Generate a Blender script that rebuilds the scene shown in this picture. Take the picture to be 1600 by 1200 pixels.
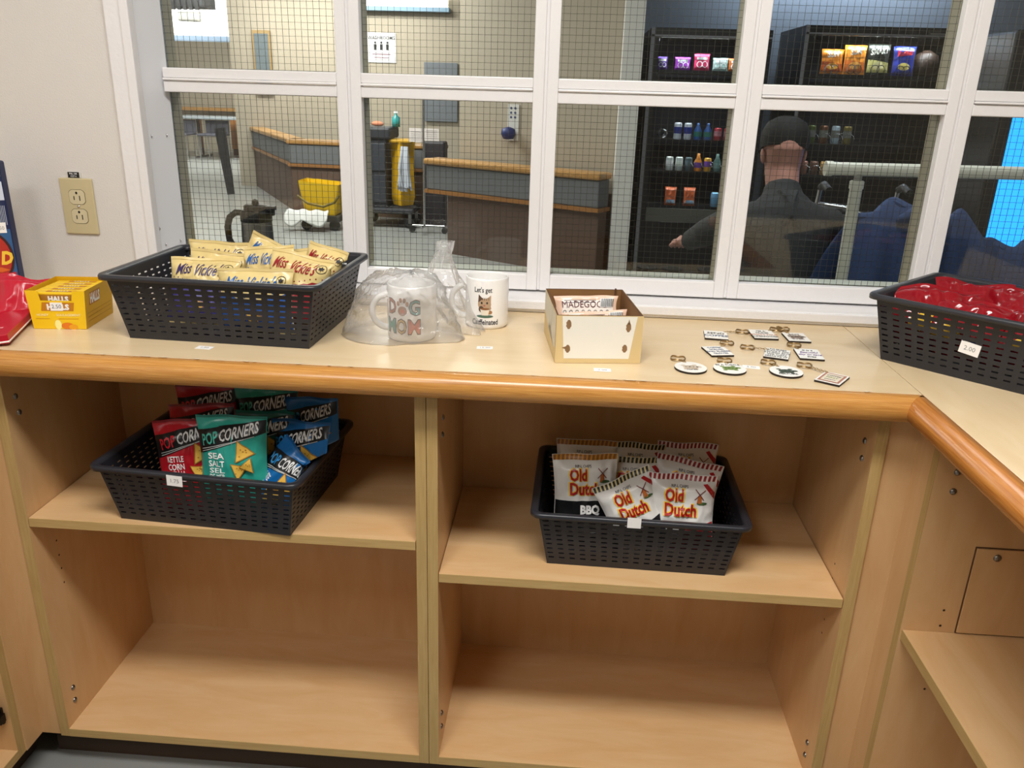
import bpy, bmesh, math, random
from mathutils import Vector, Matrix, noise
PI=math.pi
for o in list(bpy.data.objects): bpy.data.objects.remove(o)
S=bpy.context.scene; COL=S.collection
# ---------------- camera ----------------
cam=bpy.data.cameras.new('camera'); co=bpy.data.objects.new('camera',cam); COL.objects.link(co)
p_,y_,r_=-.3469,-.0597,.0294
F=Vector((math.sin(y_)*math.cos(p_),math.cos(y_)*math.cos(p_),math.sin(p_)))
rt=Vector((math.cos(y_),-math.sin(y_),0)); up=rt.cross(F)
R2=rt*math.cos(r_)+up*math.sin(r_); U2=-rt*math.sin(r_)+up*math.cos(r_)
co.matrix_world=Matrix(((R2.x,U2.x,-F.x,.217),(R2.y,U2.y,-F.y,-1.2444),(R2.z,U2.z,-F.z,1.3412),(0,0,0,1)))
cam.sensor_fit='HORIZONTAL'; cam.sensor_width=36; cam.lens=36*1266.9/1600; cam.clip_start=.05
S.camera=co
# ---------------- light ----------------
w=bpy.data.worlds.new('world'); S.world=w; w.use_nodes=True
w.node_tree.nodes['Background'].inputs[0].default_value=(.95,.97,1,1)
w.node_tree.nodes['Background'].inputs[1].default_value=.3
def area(loc,rot,sx,sy,power,col=(1,.96,.9),name='ceiling_or_fill_light'):
    l=bpy.data.lights.new(name,'AREA'); l.shape='RECTANGLE'; l.size=sx; l.size_y=sy; l.energy=power; l.color=col
    o=bpy.data.objects.new(name,l); o.location=loc; o.rotation_euler=rot; COL.objects.link(o); return o
area((.30,-.95,2.66),(0,0,0),1.2,.35,48,(1,.98,.95))                 # kiosk ceiling panels
area((-.7,-1.9,2.66),(0,0,0),.6,.6,22,(1,.98,.95))
area((-2.4,5.9,2.68),(0,0,0),2.4,.6,150,(1,.99,.96))                   # corridor
area((-3.2,8.9,2.66),(math.radians(25),0,0),3.2,.4,130,(1,.98,.95))
area((-5.8,12.6,2.6),(0,0,0),2,1.2,150,(1,1,1))
area((-6.4,10.7,2.55),(math.radians(80),0,0),3.5,.3,130,(1,1,1))  # added fill aimed at the bulkhead to brighten it, no real fixture
area((-.6,3.6,2.66),(0,0,0),.6,.6,32)
area((1.2,1.9,2.66),(0,0,0),.7,.5,26,(.95,.98,1))  # added fill outside the window, brightens glazing stops and pipe rail
area((2.3,5.75,2.5),(math.radians(70),0,0),1.6,.2,26,(.75,.85,1))
S.view_settings.view_transform='Standard'; S.view_settings.look='None'; S.view_settings.gamma=1
S.view_settings.exposure=.0
try: S.cycles.transparent_max_bounces=20
except Exception: pass
# ---------------- materials ----------------
def lin(c):
    if isinstance(c,str): c=[int(c[i:i+2],16)/255 for i in (0,2,4)]
    return tuple((v/12.92 if v<=.04045 else ((v+.055)/1.055)**2.4) for v in c)+(1,)
MC={}
def M(c,rough=.5,metal=0,emit=0,spec=.5,coat=0,bump=0,bscale=200,var=0,vscale=5,name=None):
    k=(c,rough,metal,emit,spec,coat,bump,bscale,var,vscale)
    if k in MC: return MC[k]
    m=bpy.data.materials.new(name or 'm_'+str(c)); m.use_nodes=True; nt=m.node_tree; b=nt.nodes['Principled BSDF']
    b.inputs['Base Color'].default_value=lin(c); b.inputs['Roughness'].default_value=rough; b.inputs['Metallic'].default_value=metal
    b.inputs['Specular IOR Level'].default_value=spec; b.inputs['Coat Weight'].default_value=coat
    if emit: b.inputs['Emission Color'].default_value=lin(c); b.inputs['Emission Strength'].default_value=emit
    tc=nt.nodes.new('ShaderNodeTexCoord')
    if var:
        n=nt.nodes.new('ShaderNodeTexNoise'); n.inputs['Scale'].default_value=vscale; n.inputs['Detail'].default_value=5
        mx=nt.nodes.new('ShaderNodeMix'); mx.data_type='RGBA'; a=lin(c)
        mx.inputs[6].default_value=tuple(v*(1-var) for v in a[:3])+(1,); mx.inputs[7].default_value=tuple(min(1,v*(1+var)) for v in a[:3])+(1,)
        nt.links.new(tc.outputs['Object'],n.inputs['Vector']); nt.links.new(n.outputs[0],mx.inputs[0]); nt.links.new(mx.outputs[2],b.inputs['Base Color'])
    if bump:
        n=nt.nodes.new('ShaderNodeTexNoise'); n.inputs['Scale'].default_value=bscale; n.inputs['Detail'].default_value=3
        bp=nt.nodes.new('ShaderNodeBump'); bp.inputs['Strength'].default_value=bump; bp.inputs['Distance'].default_value=.002
        nt.links.new(tc.outputs['Object'],n.inputs['Vector']); nt.links.new(n.outputs[0],bp.inputs['Height']); nt.links.new(bp.outputs[0],b.inputs['Normal'])
    MC[k]=m; return m
def wood(name,c1,c2,axis='x',rough=.38,sc=6,streak=14,fleck=None):
    m=bpy.data.materials.new(name); m.use_nodes=True; nt=m.node_tree; b=nt.nodes['Principled BSDF']; b.inputs['Roughness'].default_value=rough
    tc=nt.nodes.new('ShaderNodeTexCoord'); mp=nt.nodes.new('ShaderNodeMapping')
    mp.inputs['Scale'].default_value={'x':(1,streak,streak),'y':(streak,1,streak),'z':(streak,streak,1)}[axis]
    n=nt.nodes.new('ShaderNodeTexNoise'); n.inputs['Scale'].default_value=sc; n.inputs['Detail'].default_value=8; n.inputs['Roughness'].default_value=.62; n.inputs['Distortion'].default_value=.6
    r=nt.nodes.new('ShaderNodeValToRGB'); r.color_ramp.elements[0].position=.3; r.color_ramp.elements[1].position=.72
    r.color_ramp.elements[0].color=lin(c1); r.color_ramp.elements[1].color=lin(c2)
    n2=nt.nodes.new('ShaderNodeTexNoise'); n2.inputs['Scale'].default_value=3.2; n2.inputs['Detail'].default_value=3
    mx=nt.nodes.new('ShaderNodeMix'); mx.data_type='RGBA'; mx.blend_type='MULTIPLY'; mx.inputs[7].default_value=(.86,.82,.76,1)
    L=nt.links; L.new(tc.outputs['Object'],mp.inputs[0]); L.new(mp.outputs[0],n.inputs['Vector']); L.new(n.outputs[0],r.inputs[0])
    L.new(tc.outputs['Object'],n2.inputs['Vector']); L.new(n2.outputs[0],mx.inputs[0]); L.new(r.outputs[0],mx.inputs[6]); L.new(mx.outputs[2],b.inputs['Base Color'])
    return m
LAMX=wood('maple_x','dbb07c','e5c294','x',.36,5,5); LAMZ=wood('maple_z','d7ab78','e1bb8b','z',.36,5,5); LAMY=wood('maple_y','dbb07c','e5c294','y',.36,5,5)
TOPX=wood('top_x','dfc79f','e8d4b2','x',.3,5,6); TOPY=wood('top_y','dfc79f','e8d4b2','y',.3,5,6)
NOSX=wood('nosing_x','b37836','d8a25a','x',.25,14,30); NOSY=wood('nosing_y','a8642a','cd8c44','y',.27,12,30)
EDGX=wood('edge_x','bd9c62','cdb078','x',.45,10,20); EDGZ=wood('edge_z','b8985e','cbae76','z',.45,10,20); EDGY=wood('edge_y','bd9c62','cdb078','y',.45,10,20)
WHITE=M('e9e7e7',.35,bump=.25,bscale=120,name='white_paint'); WALL=M('dad6d1',.6,bump=.3,bscale=350,var=.03,vscale=3,name='wall_paint')
TAN=M('c2b69c',.6,name='tan_stop'); BLK=M('151515',.5); DARK=M('23242a',.45,name='basket_plastic',bump=.15,bscale=600)
CHROME=M('c8c8c8',.22,1); STEEL=M('8d8a86',.35,1,name='steel'); BRASS=M('b8a078',.3,1,name='ring_metal')
WWHITE=M('f2f0ec',.35); LBL=M('f4f2ef',.6); INK=M('26262a',.6); PRINTW=M('eeeeee',.4)
def glassy(name,tint=(1,1,1,1),ior=1.45,rough=.02,add=0,bump=0,bs=40,solid=None,sf=0):
    m=bpy.data.materials.new(name); m.use_nodes=True; nt=m.node_tree; nt.nodes.clear(); L=nt.links
    out=nt.nodes.new('ShaderNodeOutputMaterial'); t=nt.nodes.new('ShaderNodeBsdfTransparent'); t.inputs[0].default_value=tint
    g=nt.nodes.new('ShaderNodeBsdfGlossy'); g.inputs['Roughness'].default_value=rough; g.inputs[0].default_value=(1,1,1,1)
    f=nt.nodes.new('ShaderNodeFresnel'); f.inputs[0].default_value=ior; mx=nt.nodes.new('ShaderNodeMixShader')
    ma=nt.nodes.new('ShaderNodeMath'); ma.operation='ADD'; ma.inputs[1].default_value=add; ma.use_clamp=True
    L.new(f.outputs[0],ma.inputs[0]); L.new(ma.outputs[0],mx.inputs[0]); L.new(t.outputs[0],mx.inputs[1]); L.new(g.outputs[0],mx.inputs[2])
    last=mx
    if sf:
        d=nt.nodes.new('ShaderNodeBsdfDiffuse'); d.inputs[0].default_value=solid; m2=nt.nodes.new('ShaderNodeMixShader'); m2.inputs[0].default_value=sf
        L.new(mx.outputs[0],m2.inputs[1]); L.new(d.outputs[0],m2.inputs[2]); last=m2
    L.new(last.outputs[0],out.inputs[0])
    if bump:
        tc=nt.nodes.new('ShaderNodeTexCoord'); n=nt.nodes.new('ShaderNodeTexNoise'); n.inputs['Scale'].default_value=bs; n.inputs['Detail'].default_value=4; n.inputs['Distortion'].default_value=1.5
        b=nt.nodes.new('ShaderNodeBump'); b.inputs['Strength'].default_value=bump; b.inputs['Distance'].default_value=.01
        L.new(tc.outputs['Object'],n.inputs['Vector']); L.new(n.outputs[0],b.inputs['Height']); L.new(b.outputs[0],g.inputs['Normal']); L.new(b.outputs[0],f.inputs['Normal'])
    return m
GLASS=glassy('window_glass',(.93,.95,.93,1)); VGLASS=glassy('machine_glass',(.93,.95,.97,1),1.16)
CELLO=glassy('cellophane',(.99,.99,.99,1),1.33,.10,.03,.55,60,(1,1,1,1),.15)
# ---------------- mesh helpers ----------------
class MB:
    def __init__(s): s.v=[];s.f=[];s.m=[];s.mats=[];s.sm=[]
    def mi(s,m):
        if m not in s.mats: s.mats.append(m)
        return s.mats.index(m)
    def add(s,vs,fs,m,sm=False,T=None):
        n=len(s.v); s.v+=[(T@Vector(v)) if T else Vector(v) for v in vs]; i=s.mi(m)
        for f in fs: s.f.append([n+k for k in f]); s.m.append(i); s.sm.append(sm)
        return s
    def box(s,x0,x1,y0,y1,z0,z1,m,T=None):
        return s.add([(x0,y0,z0),(x1,y0,z0),(x1,y1,z0),(x0,y1,z0),(x0,y0,z1),(x1,y0,z1),(x1,y1,z1),(x0,y1,z1)],
            [(0,3,2,1),(4,5,6,7),(0,1,5,4),(1,2,6,5),(2,3,7,6),(3,0,4,7)],m,False,T)
    def prism(s,pts,z0,z1,m,T=None):
        n=len(pts); return s.add([(x,y,z0) for x,y in pts]+[(x,y,z1) for x,y in pts],
            [tuple(range(n))[::-1],tuple(range(n,2*n))]+[(i,(i+1)%n,n+(i+1)%n,n+i) for i in range(n)],m,False,T)
    def tube(s,path,r,m,seg=8,cap=True,T=None):
        P=[Vector(p) for p in path]; n=len(P); vs=[];fs=[]; prev=None
        rr=r if isinstance(r,(list,tuple)) else [r]*n
        for i,p in enumerate(P):
            d=((P[min(i+1,n-1)]-P[max(i-1,0)])).normalized()
            if prev is None: a=d.orthogonal().normalized()
            else: a=(prev-d*prev.dot(d)).normalized()
            prev=a; b=d.cross(a)
            for k in range(seg):
                t=2*PI*k/seg; vs.append(p+(a*math.cos(t)+b*math.sin(t))*rr[i])
        for i in range(n-1):
            for k in range(seg): fs.append((i*seg+k,i*seg+(k+1)%seg,(i+1)*seg+(k+1)%seg,(i+1)*seg+k))
        s.add(vs,fs,m,True,T)
        if cap: s.add(vs[:seg],[tuple(range(seg))[::-1]],m,False,T); s.add(vs[-seg:],[tuple(range(seg))],m,False,T)
        return s
    def lathe(s,prof,m,seg=32,c=(0,0,0),T=None,sm=True):
        vs=[];fs=[]
        for r,z in prof:
            for k in range(seg):
                t=2*PI*k/seg; vs.append((c[0]+r*math.cos(t),c[1]+r*math.sin(t),c[2]+z))
        for i in range(len(prof)-1):
            for k in range(seg): fs.append((i*seg+k,i*seg+(k+1)%seg,(i+1)*seg+(k+1)%seg,(i+1)*seg+k))
        return s.add(vs,fs,m,sm,T)
    def build(s,name,parent=None,bevel=0,matrix=None,sub=0):
        me=bpy.data.meshes.new(name); me.from_pydata([tuple(v) for v in s.v],[],s.f)
        for m in s.mats: me.materials.append(m)
        me.polygons.foreach_set('material_index',s.m); me.polygons.foreach_set('use_smooth',s.sm); me.update()
        o=bpy.data.objects.new(name,me); COL.objects.link(o)
        if parent: o.parent=parent
        if matrix is not None: o.matrix_world=matrix
        if bevel:
            b=o.modifiers.new('b','BEVEL'); b.width=bevel; b.segments=2; b.limit_method='ANGLE'; b.angle_limit=.7
        if sub:
            b=o.modifiers.new('s','SUBSURF'); b.levels=sub; b.render_levels=sub
        return o
def box(name,x0,x1,y0,y1,z0,z1,m,parent=None,bevel=0,T=None): return MB().box(x0,x1,y0,y1,z0,z1,m,T).build(name,parent,bevel)
def tag(o,label=None,cat=None,group=None,kind=None):
    if label: o['label']=label
    if cat: o['category']=cat
    if group: o['group']=group
    if kind: o['kind']=kind
    return o
def empty(name,loc=(0,0,0),rz=0,label=None,cat=None,group=None,kind=None):
    o=bpy.data.objects.new(name,None); COL.objects.link(o); o.location=loc; o.rotation_euler=(0,0,rz); o.empty_display_size=.05
    return tag(o,label,cat,group,kind)
def struct(o): o['kind']='structure'; return o
def copy_tree(o,parent=None):
    c=o.copy(); COL.objects.link(c)
    if parent: c.parent=parent
    for ch in o.children: copy_tree(ch,c)
    return c
def TR(loc=(0,0,0),rx=0,ry=0,rz=0):
    return Matrix.Translation(loc)@Matrix.Rotation(rz,4,'Z')@Matrix.Rotation(rx,4,'X')@Matrix.Rotation(ry,4,'Y')
# printed decals: 2D polygons laid on a surface function map(u,v,h)->xyz
TXT={}
def text_mesh(s,bold):
    k=(s,bold)
    if k in TXT: return TXT[k]
    c=bpy.data.curves.new('t','FONT'); c.body=s; c.size=1; c.offset=bold; c.align_x='CENTER'; c.resolution_u=2
    o=bpy.data.objects.new('t',c); COL.objects.link(o); dg=bpy.context.evaluated_depsgraph_get()
    me=bpy.data.meshes.new_from_object(o.evaluated_get(dg))
    vs=[(v.co.x,v.co.y) for v in me.vertices]; fs=[tuple(p.vertices) for p in me.polygons]
    bpy.data.objects.remove(o); bpy.data.curves.remove(c); bpy.data.meshes.remove(me)
    TXT[k]=(vs,fs); return TXT[k]
class Pr:
    def __init__(s,mb,mp,cell=None,sm=False): s.mb=mb;s.mp=mp;s.cell=cell;s.smf=sm
    def put(s,vs,fs,m,lay):
        if s.cell and vs:
            bm=bmesh.new(); bv=[bm.verts.new((x,y,0)) for x,y in vs]
            for f in fs:
                try: bm.faces.new([bv[i] for i in f])
                except ValueError: pass
            for ax in (0,1):
                lo=min(v[ax] for v in vs); hi=max(v[ax] for v in vs)
                k=math.ceil(lo/s.cell)
                while k*s.cell<hi:
                    pc=[0,0,0]; pc[ax]=k*s.cell; no=[0,0,0]; no[ax]=1
                    bmesh.ops.bisect_plane(bm,geom=bm.verts[:]+bm.edges[:]+bm.faces[:],plane_co=pc,plane_no=no,dist=1e-6); k+=1
            bm.verts.index_update(); vs=[(v.co.x,v.co.y) for v in bm.verts]; fs=[tuple(v.index for v in f.verts) for f in bm.faces]; bm.free()
        out=[]
        for f in fs:
            a=sum(vs[f[i]][0]*vs[f[(i+1)%len(f)]][1]-vs[f[(i+1)%len(f)]][0]*vs[f[i]][1] for i in range(len(f)))
            out.append(f if a>0 else tuple(reversed(f)))
        s.mb.add([s.mp(x,y,lay) for x,y in vs],out,m,s.smf)
    def poly(s,pts,m,lay=1):
        bm=bmesh.new(); f=bm.faces.new([bm.verts.new((x,y,0)) for x,y in pts]); bmesh.ops.triangulate(bm,faces=[f]); bm.verts.index_update()
        vs=[(v.co.x,v.co.y) for v in bm.verts]; fs=[tuple(v.index for v in f.verts) for f in bm.faces]; bm.free(); s.put(vs,fs,m,lay)
    def rect(s,x0,x1,y0,y1,m,lay=1): s.poly([(x0,y0),(x1,y0),(x1,y1),(x0,y1)],m,lay)
    def ell(s,cx,cy,rx,ry,m,lay=1,n=20,a0=0,a1=2*PI):
        s.poly([(cx+rx*math.cos(a0+(a1-a0)*k/n),cy+ry*math.sin(a0+(a1-a0)*k/n)) for k in range(n)],m,lay)
    def ring(s,cx,cy,rx,ry,w,m,lay=1,n=20):
        vs=[(cx+(rx-w*j)*math.cos(2*PI*k/n),cy+(ry-w*j)*math.sin(2*PI*k/n)) for j in (0,1) for k in range(n)]
        s.put(vs,[(k,(k+1)%n,n+(k+1)%n,n+k) for k in range(n)],m,lay)
    def line(s,pts,w,m,lay=1):
        for a,b in zip(pts[:-1],pts[1:]):
            d=Vector((b[0]-a[0],b[1]-a[1])); 
            if d.length<1e-9: continue
            n=Vector((-d.y,d.x)).normalized()*w/2
            s.put([(a[0]-n.x,a[1]-n.y),(b[0]-n.x,b[1]-n.y),(b[0]+n.x,b[1]+n.y),(a[0]+n.x,a[1]+n.y)],[(0,1,2,3)],m,lay)
    def text(s,t,x,y,size,m,lay=2,bold=.02,shear=0,rot=0,sx=1,align='c',tw=None):
        vs,fs=text_mesh(t,bold); 
        if not vs: return
        xs=[v[0] for v in vs]; sx=tw/size/max(.01,max(xs)-min(xs)) if tw else sx; off=0 if align=='c' else (-min(xs) if align=='l' else -max(xs))
        c,sn=math.cos(rot),math.sin(rot); o=[]
        for a,b in vs:
            a=(a+off)*sx+b*shear; a*=size; b*=size; o.append((x+a*c-b*sn,y+a*sn+b*c))
        s.put(o,fs,m,lay)
def flat(T=None,eps=.0003):
    """front facing -y plane: u->x, v->z"""
    def f(u,v,l):
        p=Vector((u,-eps*l,v)); return T@p if T else p
    return f
def flatz(z,eps=.0003,T=None):
    def f(u,v,l):
        p=Vector((u,v,z+eps*l)); return T@p if T else p
    return f
#==================================================================== SETTING
struct(box('floor',-12,6,-3,18,-.05,0,M('8e8f8c',.3,var=.06,vscale=2,name='floor_vinyl')))
# window wall: pieces around the opening
mb=MB()
mb.box(-1.5,-.655,.40,.52,0,2.7,WALL); mb.box(-.655,1.36,.40,.52,0,.90,WALL); mb.box(-.655,1.36,.40,.52,1.98,2.7,WALL); mb.box(1.36,1.6,.40,.52,0,2.7,WALL)
struct(mb.build('wall_back'))
struct(box('wall_left',-1.6,-1.5,-2.9,.52,0,2.7,WALL)); struct(box('wall_right',1.6,1.7,-2.9,.52,0,2.7,M('8f877a',.7)))
struct(box('wall_front',-1.6,1.7,-3.0,-2.9,0,2.7,M('6e655a',.7))); struct(box('ceiling_kiosk',-1.6,1.7,-3.0,.52,2.7,2.78,M('e8e6e0',.8)))
mb=MB()   # casing around the opening, stepped
for x0,x1,d in ((-.679,-.640,.014),(-.645,-.627,.021)): mb.box(x0,x1,.40-d,.402,.914,2.0,WHITE)
mb.box(-.68,1.38,.386,.402,1.955,2.02,WHITE); mb.box(1.335,1.38,.386,.402,.914,1.955,WHITE)
struct(mb.build('trim_1',bevel=.002))
# window
win=struct(empty('window_1',(0,0,.94)))
def wchild(o):
    o.parent=win; o.matrix_parent_inverse=Matrix.Translation((0,0,-.94)); return o
mb=MB(); mb.add([(-.632,.398,.93),(-.603,.462,.93),(-.603,.462,1.97),(-.632,.398,1.97),(-.665,.398,.93),(-.665,.47,.93),(-.665,.47,1.97),(-.665,.398,1.97),(-.603,.47,.93),(-.603,.47,1.97)],
    [(0,1,2,3),(4,0,3,7),(1,8,9,2),(8,5,6,9),(5,4,7,6)],M('d9dadd',.3,name='jamb_panel'))
jb=wchild(mb.build('jamb'))
def jpt(t,z): return Vector((-.632+.029*t,.398+.064*t,z))
for t,z in ((.2,1.235),(.72,1.235),(.25,1.015),(.8,1.018),(.1,1.05)):
    s_=wchild(MB().lathe([(0,.0012),(.003,.001),(.0038,0)],CHROME,12,T=Matrix.Translation(jpt(t,z))@Matrix.Rotation(PI/2-math.atan2(.029,.064)+0,4,'Z')@Matrix.Rotation(-PI/2,4,'Y')@Matrix.Rotation(PI,4,'Y')@Matrix.Rotation(PI,4,'Y')).build('jamb_screw'))
mull=[-.225,.165,.557,.954]; glassx=[(-.603,-.250),(-.200,.141),(.189,.532),(.582,.930),(.979,1.32)]
rows=[(.978,1.320),(1.366,1.705)]
fr=MB(); groove=M('b9b5b2',.5)
fr.box(-.61,1.34,.462,.50,.935,.945,WHITE)
for xm in mull:
    fr.box(xm-.0245,xm-.003,.440,.462,.945,1.98,WHITE); fr.box(xm+.003,xm+.0245,.440,.462,.945,1.98,WHITE); fr.box(xm-.004,xm+.004,.4445,.460,.945,1.98,WHITE)
fr.box(1.32,1.345,.44,.462,.945,1.98,WHITE)
xs=[-.603]+[v for m in mull for v in (m-.0245,m+.0245)]+[1.32]
for i in range(0,len(xs),2):
    a,b=xs[i],xs[i+1]
    fr.box(a,b,.4402,.462,.945,.978,WHITE)
    for z in (1.343,1.728):
        fr.box(a,b,.4402,.462,z-.023,z-.0015,WHITE); fr.box(a,b,.4402,.462,z+.004,z+.023,WHITE); fr.box(a,b,.436,.460,z-.001,z+.0035,WHITE)
wchild(fr.build('window_frame',bevel=.0018))
st=MB()   # stops behind the glass
for (a,b) in glassx:
    for z0,z1 in rows:
        d0,d1=.4685,.515
        st.box(a-.012,a-.002,d0,d1,z0,z1,TAN); st.box(b+.002,b+.012,d0,d1,z0,z1,TAN); st.box(a-.012,b+.012,d0,d1,z0-.012,z0+.001,M('e2e2d2',.5)); st.box(a-.012,b+.012,d0,d1,z1-.001,z1+.012,TAN)
wchild(st.build('glazing_stop'))
sl=MB(); sl.box(-.632,1.345,.372,.47,.915,.9405,WHITE); sl.box(-.632,1.345,.366,.373,.922,.939,WHITE)
wchild(sl.build('window_sill',bevel=.0015))
WIRE=M('55534c',.4,.5,name='wire')
for (a,b) in glassx:
    for z0,z1 in rows:
        if a>1 and z0>1.3 or True:
            wchild(box('pane',a-.004,b+.004,.4625,.4675,z0-.004,z1+.004,GLASS))
            wm=MB(); h=.00027; n=int((b-a)/.0127); off=random.Random(int(a*1000)).random()*.01
            for k in range(n+1):
                x=a+off+k*.0127
                if x>b: break
                z=z0; pts=[]
                wm.box(x-h,x+h,.4646,.4654,z0,z1,WIRE)
            k=0
            while z0+off*.7+k*.0127<z1:
                z=z0+off*.7+k*.0127; wm.box(a,b,.4646,.4654,z-h,z+h,WIRE); k+=1
            wchild(wm.build('wire_mesh'))
# screw & stop on casing
#==================================================================== COUNTERS
def nosing(pts_len,axis,mat):  # half-round profile extruded along x from 0..len ; profile in (y,z)
    prof=[(0,0)]; n=12
    for k in range(n+1):
        t=PI/2-PI*k/n; prof.append((-.010-.021*math.cos(t),-.021+.021*math.sin(t)))
    prof.append((0,-.042)); return prof
prof=nosing(0,'x',None)
def extr(prof,x0,x1,m,miter0=0,miter1=0):
    mb=MB(); n=len(prof); vs=[(x0+miter0*y,y,z) for y,z in prof]+[(x1+miter1*y,y,z) for y,z in prof]
    mb.add(vs,[(i,(i+1)%n,n+(i+1)%n,n+i) for i in range(n)],m,True); mb.add(vs[:n],[tuple(range(n))],m); mb.add(vs[n:],[tuple(range(n))[::-1]],m)
    return mb
ct=empty('countertop',(0,0,.872),0,'long maple laminate countertop with rounded golden wood front edge, under the window','countertop')
def rel(o,par):
    o.parent=par; o.matrix_parent_inverse=Matrix.Translation(par.location).inverted(); return o
a=box('worktop',-1.48,.784,-.019,.40,.874,.914,TOPX,bevel=.0006); rel(a,ct)
a=extr(prof,-.775,.778,NOSX,1,-1).build('edge_nosing',matrix=Matrix.Translation((0,-.018,.913))); rel(a,ct); a['label']='golden oak rounded edge'
wm=MB(); rr=random.Random(3); n_=260; V=[]
for i in range(n_+1):
    x=-.77+1.54*i/n_; d_=.00025+(rr.random()**5)*.0018; V+=[(x,-.0182,.9143),(x,-.0184-d_,.9143-d_*.1)]
wm.add(V,[(2*i,2*i+1,2*i+3,2*i+2) for i in range(n_)],M('eadfc6',.5))
a=wm.build('worn_edge'); rel(a,ct); a['label']='chipped pale edge'
a=box('support_rail',-.757,.757,-.004,.014,.862,.8738,EDGX); rel(a,ct)
lc_=empty('countertop',(-1.15,-.6,.872),0,'maple laminate countertop running toward the viewer beyond the left edge','countertop')
a=box('worktop',-1.48,-.7865,-1.0,-.0195,.874,.914,TOPY,bevel=.0006); rel(a,lc_)
mb=MB(); n=len(prof); vs=[(-.7865-y,-.020-y*0,.913+z) for y,z in prof]+[(-.7865-y,-1.0,.913+z) for y,z in prof]
mb.add(vs,[(i,(i+1)%n,n+(i+1)%n,n+i) for i in range(n)],NOSY,True); a=mb.build('edge_nosing'); rel(a,lc_)
rc=empty('countertop',(1.2,-.6,.872),0,'maple laminate countertop running toward the viewer at far right, orange rounded edge','countertop')
a=box('worktop',.7855,1.5,-1.0,.40,.874,.914,TOPY,bevel=.0006); rel(a,rc)
n=len(prof); mb=MB(); vs=[(.788+y,-.018+y if 0 else -.019,.913+z) for y,z in prof]
vs=[(.786+y,-.018+(y),.913+z) for y,z in prof]+[(.786+y,-1.0,.913+z) for y,z in prof]
mb.add(vs,[(i,n+i,n+(i+1)%n,(i+1)%n) for i in range(n)],NOSY,True); a=mb.build('edge_nosing'); rel(a,rc); a['label']='orange brown rounded edge'
# cabinets
def screw(T,par,r=.0055):
    o=MB().lathe([(0,.004),(r*.5,.0036),(r,.0015),(r*1.05,0)],STEEL,12,T=T).build('screw'); return rel(o,par)
def pin(T,par):
    return rel(MB().lathe([(0,.0003),(.0022,.0002)],M('3a2616',.8),8,T=T).build('shelf_pin_hole'),par)
def cabinet(x0,x1,zsh,label,zb=.10,zt=.872):
    c=empty('base_cabinet',((x0+x1)/2,.19,0),0,label,'cabinet')
    t=.019
    for xa,xb in ((x0,x0+t),(x1-t,x1)):
        p=MB(); p.box(xa,xb,.0012,.37,zb-.018,zt,LAMZ); p.box(xa,xb,0,.0012,zb-.018,zt,EDGZ); rel(p.build('side_panel',bevel=.0004),c)
    rel(box('back_panel',x0+t,x1-t,.353,.366,zb-.018,zt,LAMZ),c)
    p=MB(); p.box(x0+t,x1-t,.0012,.353,zb-.018,zb,LAMX); p.box(x0+t,x1-t,0,.0012,zb-.018,zb,EDGX); rel(p.build('bottom_panel'),c)
    p=MB(); p.box(x0+t+.001,x1-t-.0015,.0022,.350,zsh-.0175,zsh,LAMX); p.box(x0+t+.001,x1-t-.0015,.001,.0022,zsh-.0175,zsh,EDGX); rel(p.build('shelf',bevel=.0004),c)
    return c
RX=Matrix.Rotation(PI/2,4,'Y'); RXm=Matrix.Rotation(-PI/2,4,'Y'); RYm=Matrix.Rotation(PI/2,4,'X')
c1=cabinet(-.755,-.0005,.583,'open maple cabinet left of the centre divider, basket on its middle shelf')
for y,z in ((.030,.81),(.032,.779),(.034,.175),(.033,.145)): screw(Matrix.Translation((-.736,y,z))@RX,c1)
for z in (.498,.466,.436,.404): pin(Matrix.Translation((-.736,.066,z))@RX,c1)
c2=cabinet(.0005,.755,.520,'open maple cabinet right of the centre divider, basket of white bags on its shelf')
for y,z in ((.057,.802),(.05,.772),(.035,.178),(.034,.146)): screw(Matrix.Translation((.0195,y,z))@RX,c2)
for y,z in ((.041,.806),(.04,.774),(.04,.166),(.041,.135)): screw(Matrix.Translation((.736,y,z))@RXm,c2)
for z in (.549,.518,.429,.399): pin(Matrix.Translation((.736,.07,z))@RXm,c2)
KEEP={'c1':c1,'c2':c2,'ct':ct}
# toe kick, filler strips
for nm,x0,x1 in (('baseboard_back',-.80,.80),): struct(box(nm,x0,x1,.045,.06,0,.082,M('4a3a2c',.7)))
# left run of cabinets
cl=empty('base_cabinet',(-.98,-.5,0),0,'maple cabinet cut off by the left edge, black hinge inside','cabinet')
rel(box('filler_strip',-.797,-.755,.004,.02,.083,.872,LAMZ),cl); rel(box('filler_strip',-.812,-.797,-.045,.02,.083,.872,LAMZ),cl)
p=MB(); p.box(-1.3,-.8012,-.064,-.045,.082,.872,LAMZ); p.box(-.8012,-.80,-.064,-.045,.082,.872,EDGZ); rel(p.build('side_panel'),cl)
p=MB(); p.box(-1.3,-.8012,-.86,-.064,.082,.100,LAMY); p.box(-.8012,-.80,-.86,-.064,.082,.100,EDGY); rel(p.build('bottom_panel'),cl)
rel(box('back_panel',-1.3,-1.29,-.86,-.064,.1,.872,LAMZ),cl)
hg=MB(); hg.box(-.850,-.812,-.070,-.064,.168,.205,M('2c2520',.35,.8)); hg.box(-.835,-.806,-.083,-.068,.178,.196,M('2c2520',.35,.8)); hg.tube([(-.82,-.074,.2),(-.812,-.078,.215),(-.818,-.074,.228)],.003,M('2c2520',.35,.8)); rel(hg.build('hinge',bevel=.001),cl)
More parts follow.
